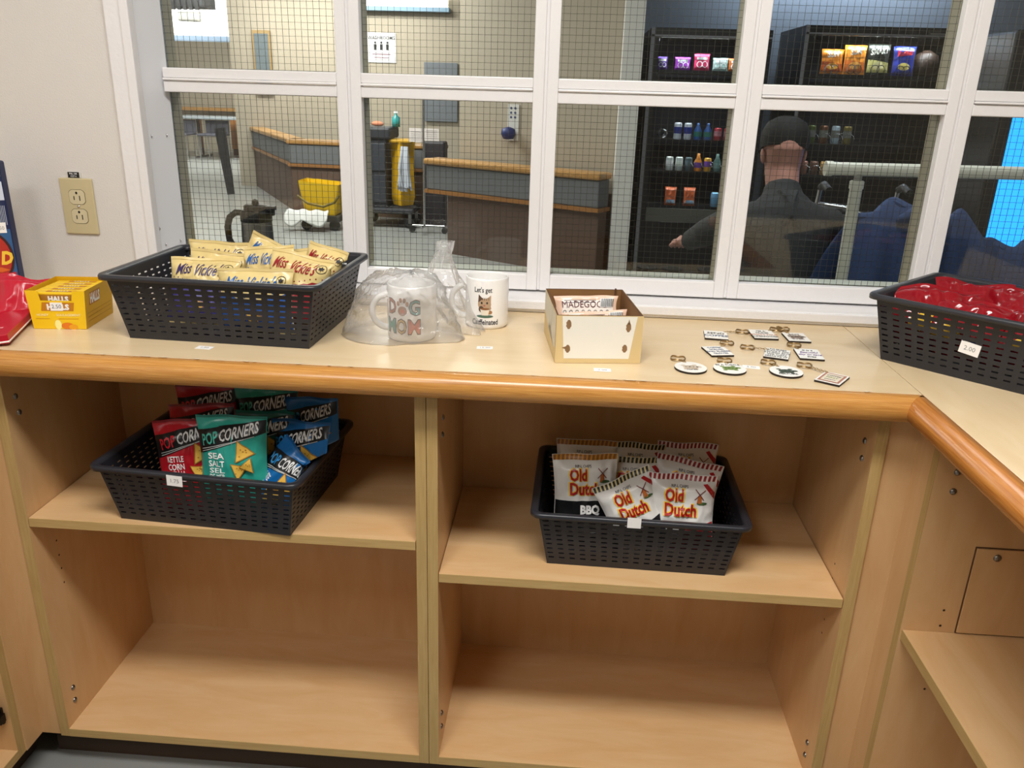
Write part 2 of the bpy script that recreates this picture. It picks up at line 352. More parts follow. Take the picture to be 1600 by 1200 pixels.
rel(box('toe_kick',-.86,-.85,-.86,.045,0,.082,M('4a3a2c',.7)),cl)
# right run
cr=empty('base_cabinet',(1.0,-.5,0),0,'maple cabinet at right edge with access hatch in its inner side panel','cabinet')
rel(box('filler_strip',.755,.806,.008,.022,.083,.872,LAMZ),cr); rel(box('filler_strip',.806,.818,-.052,.022,.083,.872,LAMZ),cr)
p=MB(); p.box(.8062,1.3,-.070,-.052,.082,.872,LAMZ); p.box(.805,.8062,-.070,-.052,.082,.872,EDGZ); rel(p.build('side_panel'),cr)
p=MB(); p.box(.8102,1.3,-.86,-.0705,.498,.516,LAMY); p.box(.809,.8102,-.86,-.0705,.498,.516,EDGY); rel(p.build('shelf'),cr)
p=MB(); p.box(.8062,1.3,-.86,-.0705,.082,.10,LAMY); rel(p.build('bottom_panel'),cr)
rel(box('back_panel',1.3,1.31,-.86,-.052,.082,.872,LAMZ),cr)
h=box('access_hatch',.895,1.10,-.0735,-.0705,.519,.678,LAMZ,bevel=.0004); rel(h,cr)
rel(box('hatch_gap',.893,1.102,-.0712,-.0701,.517,.680,M('5a3c20',.8)),cr)
for x,z in ((.838,.808),(.838,.775)): screw(Matrix.Translation((x,-.0705,z))@RYm,cr,.0052)
screw(Matrix.Translation((.928,-.0740,.664))@RYm,cr,.006)
for x,z in ((.868,.559),(.868,.529),(.868,.4)): pin(Matrix.Translation((x,-.0706,z))@RYm,cr)
KEEP['cl']=cl; KEEP['cr']=cr
#==================================================================== OUTLET
IV=M('c9bb93',.35,name='ivory'); IV2=M('d2c6a2',.3)
ou=empty('power_outlet',(-.791,.3995,1.033),0,'ivory duplex power outlet on the white wall left of the window','outlet')
rel(box('cover_plate',-.826,-.756,.3945,.3998,1.034,1.148,IV,bevel=.002),ou)
for zc in (1.110,1.071):
    p=MB(); pts=[]
    for k in range(24):
        t=2*PI*k/24; x=max(-.0165,min(.0165,.0185*math.cos(t)*1.05)); z=max(-.0145,min(.0145,.0175*math.sin(t))); pts.append((x,z))
    T=Matrix.Translation((-.791,.3945,zc))@Matrix.Rotation(PI/2,4,'X')
    p.prism([(x*1.06,z*1.06) for x,z in pts],-.0002,.0003,M('6f6648',.6),T); p.prism(pts,0,.0012,IV2,T)
    f=Pr(p,flat(Matrix.Translation((-.791,.3932,zc)),.0002)); f.rect(-.0072,-.0052,-.006,.002,BLK); f.rect(.0048,.0068,-.007,.003,BLK); f.ell(0,.0085,.0024,.0028,BLK,1,10)
    rel(p.build('receptacle'),ou)
rel(MB().lathe([(0,.0015),(.0025,.001),(.003,0)],CHROME,10,T=Matrix.Translation((-.791,.3943,1.0905))@RYm).build('screw'),ou)
p=MB(); p.box(-.8085,-.7785,.3975,.3995,1.1485,1.160,M('d8d5cc',.3)); p.box(-.8055,-.7815,.3968,.3976,1.149,1.160,BLK)
f=Pr(p,flat(Matrix.Translation((-.7935,.3967,0)))); f.text('PNL 12R',0,1.1553,.0045,PRINTW,1); f.text('CCT 4',0,1.1503,.0045,PRINTW,1)
tag(p.build('circuit_label'),'small black circuit label stuck above the power outlet','label')
#==================================================================== BASKETS
def basket(name,loc,rz,label,sticker=None):
    b=empty(name,loc,rz,label,'basket',None)
    W0,D0,W1,D1,H=.1625,.1225,.182,.139,.112
    def ring(t,inset=0):  # corners at height t
        w=W0+(W1-W0)*t-inset; d=D0+(D1-D0)*t-inset; return w,d
    def wall(mb,a0,a1,b0,b1,ncol,th):
        # a0->a1 bottom edge, b0->b1 top edge (vectors), th inward offset vector
        nr=9; us=[0]; 
        pitch=1.0/ncol
        for k in range(ncol): us+= [k*pitch+pitch*.25,k*pitch+pitch*.77]
        us.append(1); vsn=[0]
        z0=.07;z1=.90; pr=(z1-z0)/nr
        for k in range(nr): vsn+=[z0+k*pr+pr*.36,z0+k*pr+pr*.66]
        vsn.append(1)
        P=lambda u,v: (a0.lerp(a1,u)).lerp(b0.lerp(b1,u),v)
        V=[];Fs=[];nu=len(us);nv=len(vsn); 
        for side in (0,1):
            for v in vsn:
                for u in us: V.append(P(u,v)+th*side)
        idx=lambda s,i,j:s*nu*nv+j*nu+i
        for j in range(nv-1):
            for i in range(nu-1):
                hole=(i%2==1 and j%2==1)
                if not hole:
                    Fs.append((idx(0,i,j),idx(0,i+1,j),idx(0,i+1,j+1),idx(0,i,j+1))); Fs.append((idx(1,i,j),idx(1,i,j+1),idx(1,i+1,j+1),idx(1,i+1,j)))
                else:
                    c=[(i,j),(i+1,j),(i+1,j+1),(i,j+1)]
                    for q in range(4):
                        A,B=c[q],c[(q+1)%4]; Fs.append((idx(0,*A),idx(0,*B),idx(1,*B),idx(1,*A)))
        mb.add(V,Fs,DARK)
    mb=MB(); t=.0022
    def C(sx,sy,tt,z): 
        w,d=ring(tt); return Vector((sx*w,sy*d,z))
    cs=[(-1,-1),(1,-1),(1,1),(-1,1)]; ths=[Vector((0,t,0)),Vector((-t,0,0)),Vector((0,-t,0)),Vector((t,0,0))]; nc=[17,13,17,13]
    for k in range(4):
        A,B=cs[k],cs[(k+1)%4]; wall(mb,C(*A,0,.002),C(*B,0,.002),C(*A,1,H),C(*B,1,H),nc[k],ths[k])
    o=mb.build('basket_wall'); o.parent=b
    mb=MB(); mb.box(-W0,W0,-D0,D0,0,.0025,DARK); o=mb.build('basket_floor'); o.parent=b
    # rim : rounded rect loft
    def rr(w,d,r,z,n=5):
        out=[]
        for cx,cy,a in ((w-r,-d+r,-PI/2),(w-r,d-r,0),(-w+r,d-r,PI/2),(-w+r,-d+r,PI)):
            for k in range(n+1): t_=a+PI/2*k/n; out.append((cx+r*math.cos(t_),cy+r*math.sin(t_),z))
        return out
    loops=[rr(W1-.003,D1-.003,.01,H-.006),rr(W1,D1,.012,H+.0005),rr(W1+.004,D1+.004,.015,H+.0045),rr(W1+.0125,D1+.0125,.02,H+.0045),rr(W1+.014,D1+.014,.021,H+.002),rr(W1+.014,D1+.014,.021,H-.004),rr(W1+.012,D1+.012,.019,H-.004),rr(W1+.011,D1+.011,.019,H+.001),rr(W1+.002,D1+.002,.013,H),rr(W1+.0005,D1+.0005,.01,H-.006)]
    mb=MB(); n=len(loops[0]); V=[p for l in loops for p in l]
    L=len(loops); mb.add(V,[(i*n+k,i*n+(k+1)%n,((i+1)%L)*n+(k+1)%n,((i+1)%L)*n+k) for i in range(L) for k in range(n)],M('2b2c32',.33,name='basket_rim'),True)
    o=mb.build('rim'); o.parent=b
    if sticker:
        x,z,txt,rot,sw=sticker; tt=z/H; yf=-(D0+(D1-D0)*tt)-.0012
        if z>H-.03: yf=-(D1+.0148)
        T=Matrix.Translation((x,yf,z))@Matrix.Rotation(-rot,4,'Y')
        mb=MB(); mb.box(-sw/2,sw/2,-.0003,.0002,-.010,.010,LBL,T); Pr(mb,flat(T@Matrix.Translation((0,-.0003,0)))).text(txt,0,-.0035,.0105,M('8a8a90',.6),1,0)
        o=mb.build('price_sticker'); o.parent=b; o['label']='white price sticker reading '+txt if txt.strip() else 'white price sticker'
    return b
basket('basket',(-.369,.190,.9145),math.radians(-2.5),'dark grey slotted plastic basket on the countertop holding cream chip bags')
basket('basket',(-.398,.130,.5835),math.radians(-4.4),'dark grey slotted basket on the left cabinet shelf holding popped corn chip bags',(-.028,.105,'1.75',-.03,.029))
basket('basket',(.378,.178,.5205),math.radians(-1),'dark grey slotted basket on the right cabinet shelf holding white chip bags',(-.012,.113,' ',0,.024))
basket('basket',(.985,.137,.9145),math.radians(-43.5),'dark grey slotted basket of red foil bags at the right end of the countertop',(-.022,.055,'2.00',-.12,.031))
#==================================================================== SNACK BAGS
BK={'left shelf basket':((-.398,.130,.5835),-4.4),'countertop basket':((-.369,.190,.9145),-2.5),'right shelf basket':((.378,.178,.5205),-1),'right countertop basket':((.985,.137,.9145),-43.5)}
def bag(name,w_,h_,T,roll,tilt,yaw,base,design,label,group,thick=.022,seed=0,cat='snack bag',rough=.3,wr=1.0,seal=.07):
    rnd=Vector((seed*7.31,seed*3.17,seed*1.7))
    sm=lambda t: max(0,min(1,t))**2*(3-2*max(0,min(1,t)))
    Mx=Matrix.Rotation(math.radians(yaw),4,'Z')@Matrix.Rotation(-math.radians(tilt),4,'X')@Matrix.Rotation(-math.radians(roll),4,'Y')
    loc=Vector(T)-Mx@Vector((0,0,h_)); W2=Matrix.Translation(loc)@Mx; key=group.split(' in the ')[-1]; bk=BK.get(key)
    if bk: BM=Matrix.Translation(bk[0])@Matrix.Rotation(math.radians(bk[1]),4,'Z'); BI=BM.inverted()@W2; BJ=W2.inverted()@BM
    def soft(v,l,m,r=.010):     # film pressed softly against the basket wall, never through it
        a=abs(v)
        if a<=m-r: return v
        return math.copysign(m-r+r*(1-math.exp(-(a-m+r)/r))+.00025*l,v)
    def fit(p,l=0):
        if not bk: return p
        q=BI@p; t=max(0,min(1.0,q.z/.112)); ex=max(0,q.z-.118)*3
        W_=.1625+.0195*t-.006+ex; D_=.1225+.0165*t-.006+ex
        q.x=soft(q.x,l,W_); q.y=soft(q.y,l,D_)
        if q.z<.016: q.z=.004+.012*math.exp((q.z-.016)/.012)-.00025*l
        return BJ@q
    def prof(u,v):
        s=max(-1,min(1,u/(w_/2))); q=max(0,min(1,v/h_))
        sv=sm(q/.16)*sm((1-q-seal*.5)/.16); sv=sv**.7
        pf=thick*sv*(max(0,1-abs(s)**2.4)**.6)
        sx=1-.075*math.sin(PI*q)*1.0
        crease=abs(noise.noise(Vector((u*38,v*22,0))+rnd))*.006*wr
        edge=abs(noise.noise(Vector((u*60,v*30,5))+rnd))*.004*wr*(1-abs(2*q-1)*.2)
        wave=.0035*math.sin(s*4.2+seed*2)*(1-sv)*wr
        return s,q,sv,pf,sx,crease,edge,wave
    def front(u,v,l):
        s,q,sv,pf,sx,cr,ed,wv=prof(u,v)
        e=min(1,pf/.006)
        return fit(Vector((u*sx,-pf+(cr+ed)*e+wv-.0006*l,v+.003*noise.noise(Vector((u*20,0,seed)))*(q>.9))),l)
    def back(u,v):
        s,q,sv,pf,sx,cr,ed,wv=prof(u,v); return fit(Vector((u*sx,pf*.8+wv+.0006-cr*.5*min(1,pf/.006),v+.003*noise.noise(Vector((u*20,0,seed)))*(q>.9))))
    mb=MB(); nu,nv=(40,54) if bk else (24,30); bm_=M(*base) if isinstance(base,tuple) else M(base,rough)
    for fn,flip in ((lambda u,v:front(u,v,0),False),(back,True)):
        V=[fn(-w_/2+w_*i/nu,h_*j/nv) for j in range(nv+1) for i in range(nu+1)]
        Fs=[(j*(nu+1)+i,j*(nu+1)+i+1,(j+1)*(nu+1)+i+1,(j+1)*(nu+1)+i) for j in range(nv) for i in range(nu)]
        if flip: Fs=[f[::-1] for f in Fs]
        mb.add(V,Fs,bm_,True)
    design(Pr(mb,front,.0045 if bk else .008,True),w_,h_)
    o=mb.build(name,matrix=W2)
    return tag(o,label,cat,group)
YEL=M('f3c93a',.35); CHIP=M('e2b54c',.5); CHIPD=M('a8742a',.5); BB=M('0e1013',.35); WT=M('f1f1ef',.4)
def tri(P,cx,cy,s,rot,m1=CHIP,m2=CHIPD,l=3):
    a=[(cx+s*math.cos(rot+2*PI*k/3),cy+s*math.sin(rot+2*PI*k/3)) for k in range(3)]; P.poly(a,m2,l)
    P.poly([(cx+(x-cx)*.86,cy+(y-cy)*.86) for x,y in a],m1,l+1)
    for k in range(5): P.ell(cx+s*.3*math.cos(k*1.9),cy+s*.3*math.sin(k*2.3),s*.07,s*.05,m2,l+2,6)
def popcorn(pc,l1,l2,dark):
    def d(P,w,h):
        y=lambda k: h-k
        P.poly([(-w/2+.001,y(.069)),(w/2-.001,y(.029)),(w/2-.001,y(.005)),(-w/2+.001,y(.026))],BB,1)
        t=math.atan2(.031,w)
        P.text('POP',-w*.275,y(.0485),.028,M(pc,.35),2,.02,.15,t,tw=w*.25); P.text('CORNERS',w*.14,y(.0355),.027,M('d6d7d6',.35),2,.02,.15,t,tw=w*.55)
        for k in (0,.0045): P.line([(-w*.42,y(.0585+k)),(w*(.36-k*30),y(.034+k))],.0012,M('b9bcbb',.5),2)
        P.rect(-w/2+.001,w/2-.001,y(.004),y(.0005),dark,1)
        for i,q in enumerate(l1): P.text(q,-w*.20,y(.075+.0145*i),.0155,WT,2,.02,tw=w*.25)
        for i,q in enumerate(l2): P.text(q,-w*.20,y(.101+.011*i),.0125,WT,2,.015,tw=w*.24)
        tri(P,w*.20,y(.062),.024,2.0,l=3); tri(P,w*.14,y(.094),.019,.4,l=6); tri(P,w*.28,y(.086),.017,1.2,l=9)
    return d
SEA=popcorn('49b7a5',['SEA','SALT'],['SEL','DE MER'],M('1c6c60',.35)); KET=popcorn('d02030',['KETTLE','CORN'],['MAÏS À LA','CASSEROLE'],M('7c0f18',.35)); WHT=popcorn('2f8fd0',['WHITE','CHEDDAR'],['CHEDDAR','BLANC'],M('0e4f86',.35))
G='popped corn chip bags in the left shelf basket'; zb=.588
B=lambda *a,**k: bag('snack_bag',*a,**k)
TE,RE,BL=('2c9a8b',.28),('b01826',.28),('1668ac',.28)
B(.131,.19,(-.356,.050,.787),2.2,9,-2,TE,SEA,'teal sea salt chip bag standing at the front of the shelf basket',G,seed=1)
B(.128,.185,(-.452,.078,.764),5,11,6,RE,KET,'red kettle corn bag left of the teal sea salt bag, at the front',G,seed=2)
B(.13,.185,(-.446,.125,.775),3.9,8,0,RE,KET,'red chip bag behind the front red kettle corn bag',G,seed=3)
B(.124,.19,(-.453,.175,.795),.9,5,3,RE,KET,'red chip bag at the very back left of the shelf basket',G,seed=4)
B(.124,.19,(-.337,.170,.797),-1,5,-3,TE,SEA,'teal chip bag at the back of the shelf basket under the counter',G,seed=5)
B(.12,.18,(-.322,.115,.772),3,8,-4,('1b5f57',.3),SEA,'dark teal chip bag squeezed behind the front teal bag',G,seed=6)
B(.11,.18,(-.243,.150,.790),5,7,-10,BL,WHT,'blue chip bag at the back right of the shelf basket',G,seed=7)
B(.115,.175,(-.247,.095,.765),3,14,-12,BL,WHT,'blue chip bag in the middle right, between two other blue bags',G,seed=8,wr=1.6)
B(.10,.15,(-.232,.050,.722),-33,25,-16,BL,WHT,'blue chip bag tipped sideways at the front right corner',G,seed=9,wr=1.4)
# cream bags
CR=('dfc888',.28)
def vick(c,dk):
    mc=M(c,.35); md=M(dk,.35)
    def d(P,w,h):
        P.rect(-w/2+.001,w/2-.001,h*.955,h*.962,M('b89d5e',.4),1)
        P.text("Miss",-w*.27,h-.034,.029,mc,2,.012,.4,.06,tw=w*.24); P.text("Vickie's",w*.09,h-.036,.031,mc,2,.012,.4,.02,tw=w*.40)
        P.ring(w*.37,h-.021,.0085,.0085,.0009,INK,2)
        P.poly([(w*.37+x*.0055,h-.021+y*.0055) for x,y in ((0,1),(.3,.45),(.9,.5),(.6,0),(.75,-.4),(.1,-.35),(.08,-.9),(-.08,-.9),(-.1,-.35),(-.75,-.4),(-.6,0),(-.9,.5),(-.3,.45))],INK,3)
        pts=[(-w/2+.001,0.01),(w/2-.001,0.01)]+[(w/2-.001-(w-.002)*k/16,h-.052+.007*math.cos(PI*2*k/16)+(.002 if k%2 else 0)) for k in range(17)]
        P.poly(pts,md,1)
        for k in range(12): P.ell(-w*.42+w*.84*k/11,h-.046+.007*math.cos(2*PI*(1-k/11)),.0014,.0014,md,1,6)
        tri(P,0,h*.25,.018,.4)
    return d
VB=vick('1f5fa8','2a5aa8'); VP=vick('3b2a5e','3d3580'); VR=vick('9c1c26','8d1a26')
G='cream chip bags in the countertop basket'
B(.120,.125,(-.450,.285,1.052),-1.5,8,0,CR,VP,'cream chip bag at the back left against the window frame',G,seed=11,thick=.016)
B(.112,.122,(-.436,.245,1.041),-4,10,0,CR,VP,'cream chip bag just in front of the back left one, purple lettering',G,seed=12,thick=.018)
B(.130,.122,(-.432,.180,1.040),-1,22,3,CR,VP,'cream chip bag with purple lower half at the left front',G,seed=13,thick=.026)
B(.137,.118,(-.322,.128,1.036),1.5,10,0,CR,VB,'cream chip bag with blue lettering at the very front',G,seed=14,thick=.018)
B(.10,.13,(-.325,.205,1.062),6,16,-5,CR,VB,'cream chip bag with blue lettering in the middle of the pile',G,seed=15,thick=.024)
B(.125,.13,(-.248,.175,1.055),-9,20,-5,CR,VR,'cream chip bag with red lettering at the front right',G,seed=16,thick=.028)
B(.085,.12,(-.338,.275,1.058),-29,6,5,CR,VB,'cream chip bag standing with one corner pointing up at the back',G,seed=17,thick=.012)
B(.07,.11,(-.285,.258,1.048),14,8,-20,CR,VP,'small visible cream bag corner behind the red lettered bag',G,seed=18,thick=.014)
B(.085,.12,(-.218,.232,1.060),-13,14,-10,CR,VR,'cream chip bag with dark red lettering at the back right corner',G,seed=19,thick=.018)
# white bags
WB=('dcdbd8',.3)
def dutch(s1,s2,low,lowtxt=None,ribbon=True):
    m1,m2,ml=M(s1,.4),M(s2,.4),M(low,.35); rd=M('a8141e',.35)
    def d(P,w,h):
        n=15
        P.rect(-w/2+.001,w/2-.001,h*.93,h*.995,m2,1)
        for k in range(n): x=-w/2+.001+(w-.002)*k/n; P.poly([(x,h*.93),(x+(w/n)*.55,h*.93),(x+(w/n)*.75,h*.995),(x+(w/n)*.2,h*.995)],m1,2)
        P.text("RIP-L CHIPS",-.005,h-.022,.006,INK,2,.01)
        for nm,x,y,tw in (('Old',-w*.12,h-.046,w*.27),('Dutch',-w*.02,h-.072,w*.48)):
            P.text(nm,x,y,.031,YEL,2,.075,tw=tw+.005); P.text(nm,x,y,.031,rd,4,.03,tw=tw)
        cx,cy=w*.26,h-.033
        P.poly([(cx-.005,cy-.016),(cx+.005,cy-.016),(cx+.003,cy-.002),(cx-.003,cy-.002)],M('b5652a',.5),2); P.ell(cx+.005,cy-.016,.010,.0028,M('3c5a30',.5),2,10)
        for t in (.7,2.3,3.9,5.4): P.line([(cx,cy),(cx+.013*math.cos(t),cy+.013*math.sin(t))],.0015,M('6e2320',.5),3)
        if ribbon: P.poly([(w*.36,h-.014),(w*.49,h-.030),(w*.49,h-.042),(w*.30,h-.016)],rd,1)
        if lowtxt:
            P.rect(-w/2+.001,w/2-.001,.004,h-.084,BB,1); P.text(lowtxt,w*.06,h-.108,.022,WT,2,.05,tw=w*.31)
        else:
            P.poly([(-w*.2,.004),(w/2-.001,.004),(w/2-.001,h-.083),(w*.1,h-.092)],ml,1)
    return d
D1=dutch('8a5a20','c98a2c','111111','BBQ',False); D2=dutch('8c1620','e8e0d8','a8141e'); D3=dutch('141414','d8c890','15151c')
G='white chip bags in the right shelf basket'
B(.122,.150,(.274,.125,.716),2,13,4,WB,D1,'white chip bag with BBQ on a black band, front left of the basket',G,seed=21)
B(.12,.15,(.280,.215,.705),.5,6,0,WB,D1,'white chip bag with brown striped top at the back left',G,seed=22)
B(.11,.15,(.380,.225,.700),-.8,6,0,WB,D3,'white chip bag with black striped top in the back middle',G,seed=23)
B(.118,.15,(.366,.165,.697),3,10,-2,WB,D3,'white chip bag in the middle behind the tilted front bag',G,seed=24)
B(.112,.150,(.338,.090,.690),26,18,2,WB,D3,'white chip bag tilted left at the front middle, black striped top',G,seed=25)
B(.124,.150,(.449,.090,.703),1,14,-3,WB,D2,'white chip bag with red striped top at the front right',G,seed=26)
B(.127,.15,(.474,.160,.700),-8,9,-4,WB,D2,'white chip bag with slanted red striped top behind the front right bag',G,seed=27)
B(.118,.15,(.478,.232,.703),0,5,0,WB,D2,'white chip bag with red striped top at the back right',G,seed=28)
# red foil bags
RF=('8a0c1a',.14)
def red(P,w,h):
    P.rect(-w/2+.002,w/2-.002,h*.93,h*.935,M('6e0b14',.3),1); P.ell(-w*.1,h*.3,.03,.018,YEL,1); P.ell(w*.25,h*.2,.014,.014,M('1c2f7c',.4),2)
G='red foil bags in the right countertop basket'
ya=-43.5
B(.15,.12,(.868,.190,1.040),2,45,-20,RF,red,'red foil bag at the left end of the basket',G,seed=31,thick=.024,wr=2)
B(.13,.12,(.956,.245,1.040),-4,48,-10,RF,red,'red foil bag at the back middle, its sealed edge facing up',G,seed=32,thick=.024,wr=2)
B(.14,.115,(.905,.137,1.030),-1,42,-43,RF,red,'red foil bag at the front middle of the basket',G,seed=33,thick=.026,wr=2)
B(.14,.115,(1.005,.050,1.035),-2,42,-43,RF,red,'red foil bag at the front right, cut off by the photo edge',G,seed=34,thick=.026,wr=2)
B(.13,.12,(1.030,.185,1.043),8,50,-35,RF,red,'red foil bag at the back right beside the basket end',G,seed=35,thick=.024,wr=2)
#==================================================================== COUGH DROP BOX
HY=M('f0c414',.4,name='halls_yellow'); HY2=M('d9a70e',.45); HO=M('c98414',.45)
hb=empty('cough_drop_box',(-.690,.165,.9145),math.radians(7),'yellow display carton of cough drop sticks left of the countertop basket','carton')
W0,W1,Dp,Hh=.046,.0515,.058,.070
def hx(z): return W0+(W1-W0)*z/Hh
mb=MB(); t=.001
# sides, back, front with cut-out
def quadw(a,b,c,d,m): mb.add([a,b,c,d],[(0,1,2,3)],m)
for s in (-1,1):
    quadw((s*W0,-Dp,0),(s*W0,Dp,0),(s*W1,Dp,Hh),(s*W1,-Dp,Hh),HY if s<0 else HY2); quadw((s*(W0-t),-Dp,0),(s*(W1-t),-Dp,Hh),(s*(W1-t),Dp,Hh),(s*(W0-t),Dp,0),HY2)
quadw((-W0,Dp,0),(W0,Dp,0),(W1,Dp,Hh),(-W1,Dp,Hh),HY2); quadw((-W0,-Dp,0),(W0,-Dp,0),(W0,Dp,0),(-W0,Dp,0),HY2)
fpts=[(-W0,0),(W0,0),(W1,Hh),(.030,Hh),(.027,.052),(-.027,.052),(-.030,Hh),(-W1,Hh)]
mb.prism([(x,-z) for x,z in fpts][::-1],0,t,HY,Matrix.Translation((0,-Dp,0))@Matrix.Rotation(-PI/2,4,'X')@Matrix.Translation((0,0,-t)))
f=Pr(mb,flat(Matrix.Translation((0,-Dp-t-.0002,0)),.0003))
f.poly([(-.028,.0335),(.028,.0335),(.031,.049),(-.025,.049)],M('bf7a12',.5),1); f.text('HALLS',.002,.0362,.0135,WT,2,.06)
f.text('HONEY',-.027,.024,.006,M('f6e9a8',.5),1,.02); f.text('SOULAGEMENT',.018,.024,.006,M('f6e9a8',.5),1,.02)
f.line([(-.04,.019),(-.015,.019)],.0008,M('c98a10',.5),1); f.line([(0,.019),(.035,.019)],.0008,M('c98a10',.5),1)
f.ell(-.002,.008,.006,.009,M('f4ec9a',.5),1); f.ell(.014,.006,.011,.006,M('e07818',.5),1); f.ell(.024,.004,.008,.005,M('e8a21a',.5),2)
sd=Pr(mb,lambda u,v,l: Vector((hx(v)+.0003*l,u,v)),None)
sd.poly([(-.043,.040),(.0,.040),(.004,.063),(-.040,.063)],M('bf7a12',.5),1); sd.text('HALLS',-.019,.0435,.024,WT,2,.05,tw=.040)
for z in (.012,.02,.027): sd.line([(-.05,z),(.05,z)],.001,M('b98a10',.5),1)
o=mb.build('carton'); o.parent=hb
p=MB(); p.box(-.011,.010,-Dp-.0022,-Dp-.0013,.034,.049,LBL); Pr(p,flat(Matrix.Translation((0,-Dp-.0022,0)))).text('2.50',0,.0385,.010,M('55607a',.6),1,0); o=p.build('price_sticker'); o.parent=hb
# the sticks inside
for k in range(5):
    p=MB(); y=-.044+k*.0215
    p.box(-.044,.044,y-.0095,y+.0095,.045,.066-.0005*k,HY); 
    f=Pr(p,flat(Matrix.Translation((0,y-.0097,0)))); f.rect(-.036,.036,.0475,.062,M('a9721a',.5),1); f.text('HALLS',.002,.050,.0125,WT,2,.06)
    f=Pr(p,flatz(.066-.0005*k)); f.rect(-.02,.03,y-.006,y+.005,HO,1); f.text('HALLS',.004,y-.004,.010,M('f6e9a8',.5),2,.04)
    p.build('cough_drop_stick',matrix=Matrix.Translation((-.690,.165,.9145))@Matrix.Rotation(math.radians(7),4,'Z'),bevel=.002)
    o=bpy.context.scene.collection.objects[-1]
    tag(o,'yellow cough drop stick, '+['frontmost in the carton','second from the front of the carton','middle one in the carton','second from the back of the carton','rearmost in the carton'][k],'candy','cough drop sticks in the yellow carton')
#==================================================================== LEFT EDGE PACKAGES
NV=M('14224e',.4); 
p=MB(); p.box(-.11,0,-.012,.012,0,.275,NV,None)
f=Pr(p,flat(Matrix.Translation((0,-.0122,0)))); f.rect(-.11,0,.245,.262,WT,1); f.rect(-.11,0,.20,.235,M('c9d2e2',.4),1); f.rect(-.11,-.006,.150,.195,M('182a52',.4),1)
f.rect(-.11,0,.0,.145,M('2a5a8c',.4),1); f.ell(-.048,.092,.047,.052,M('3a1010',.4),2,28); f.ell(-.048,.092,.042,.047,M('b3261a',.4),3,28); f.text('D',-.017,.078,.034,YEL,4,.05,.2,0,.9,'c'); f.poly([(-.075,.066),(-.03,.072),(-.012,.066),(-.03,.062)],M('d8641c',.4),4)
f.poly([(-.11,.02),(-.06,.055),(-.002,.062),(-.002,.05),(-.05,.035),(-.09,.0)],M('c01f2e',.4),4); f.rect(-.11,0,0,.022,M('101830',.4),3); f.text('11',-.014,.026,.02,WT,5,.02,.2); f.rect(-.11,0,.006,.009,M('c01f2e',.4),4)
for k in range(6): f.line([(-.018+k*.003,.153),(-.018+k*.003,.19)],.0008,M('c9d2e2',.5),2)
f.rect(-.03,-.006,.138,.158,LBL,5); f.text('1.50',-.018,.144,.010,M('8a8a90',.6),6,0)
tag(p.build('candy_pouch',matrix=TR((-.856,.275,.915),rx=-.10,ry=-.06,rz=.1),bevel=.004),'tall navy and red candy package standing at the left edge against the wall','package')
p=MB(); p.box(-.16,0,-.18,0,0,.016,M('b8122a',.35)); p.box(-.159,.0006,-.1806,-.001,.0015,.005,LBL)
f=Pr(p,flatz(.0162)); 
for j,y_l in enumerate((-.135,-.150)):
    xx=-.018-.006*j
    for L_ in (.016,.022,.019,.026,.014): f.rect(xx-L_,xx,y_l,y_l+.009,M('e88a90',.5),1); xx-=L_+.004

tag(p.build('flat_packet',matrix=TR((-.764,.165,.920),ry=-.10,rz=.35),bevel=.0015),'red flat packet with white edge cut off at the left of the countertop','package')
mb=MB(); mb.box(-.12,0,-.10,.0,0,.006,M('c3142a',.3)); 
bag('snack_bag',.10,.09,(-.80,.20,.985),-10,35,20,('bf1730',.25),lambda P,w,h:None,'small crumpled red pouch at the left edge behind the flat packet','left edge pouch',thick=.02,seed=41,wr=2)
#==================================================================== MUGS
CER=M('f0eeeb',.12,coat=.4,name='ceramic')
def mug(loc,R,H,label,design,hang):
    m=empty('mug',loc,0,label,'mug')
    o=MB().lathe([(0,.001),(R-.006,.001),(R-.003,0),(R-.0005,.004),(R,.01),(R,H-.003),(R-.001,H-.0005),(R-.002,H),(R-.003,H-.0006),(R-.004,H-.004),(R-.004,.012),(R-.009,.006),(0,.006)],CER,48).build('cup'); o.parent=m
    pts=[]
    for k in range(15):
        t=-PI*.5+PI*k/14; pts.append((math.cos(hang)*(R-.003+.030*math.cos(t)),math.sin(hang)*(R-.003+.030*math.cos(t)),H*.5+.031*math.sin(t)))
    o=MB().tube(pts,[.0065-.0012*math.cos((k-7)/7*1.2) for k in range(15)],CER,12).build('handle'); o.parent=m
    d=MB(); P=Pr(d,lambda u,v,l: Vector(((R+.0002+.0002*l)*math.sin(u/R),-(R+.0002+.0002*l)*math.cos(u/R),v)),.006,True); design(P); o=d.build('print'); o.parent=m
    return m
def dog(P):
    c=[('a5542c','D',-.022,.052),('55938c','G',.022,.052),('3f8f88','M',-.024,.017),('c9a557','O',-.002,.017),('cf6534','M',.021,.017)]
    for col,ch,x,y in c:
        tw_={'M':.021,'O':.018,'D':.018,'G':.019}[ch]; P.text(ch,x-.009,y,.037,M('5a3a28',.4),1,.05,tw=tw_+.002); P.text(ch,x-.009,y,.037,M(col,.4),3,.005,tw=tw_-.001)
    br=M('a8744c',.4); P.ell(-.009,.058,.0085,.0085,br,1); P.ell(-.009,.058,.0045,.004,M('cf6534',.4),2)
    for x,y in ((-.017,.071),(-.012,.077),(-.005,.077),(.0,.071)): P.ell(x,y,.003,.0045,br,1,10)
m1=mug((-.052,.163,.9145),.044,.100,'white mug printed DOG MOM, wrapped in clear film, nearest the basket',dog,math.radians(196))
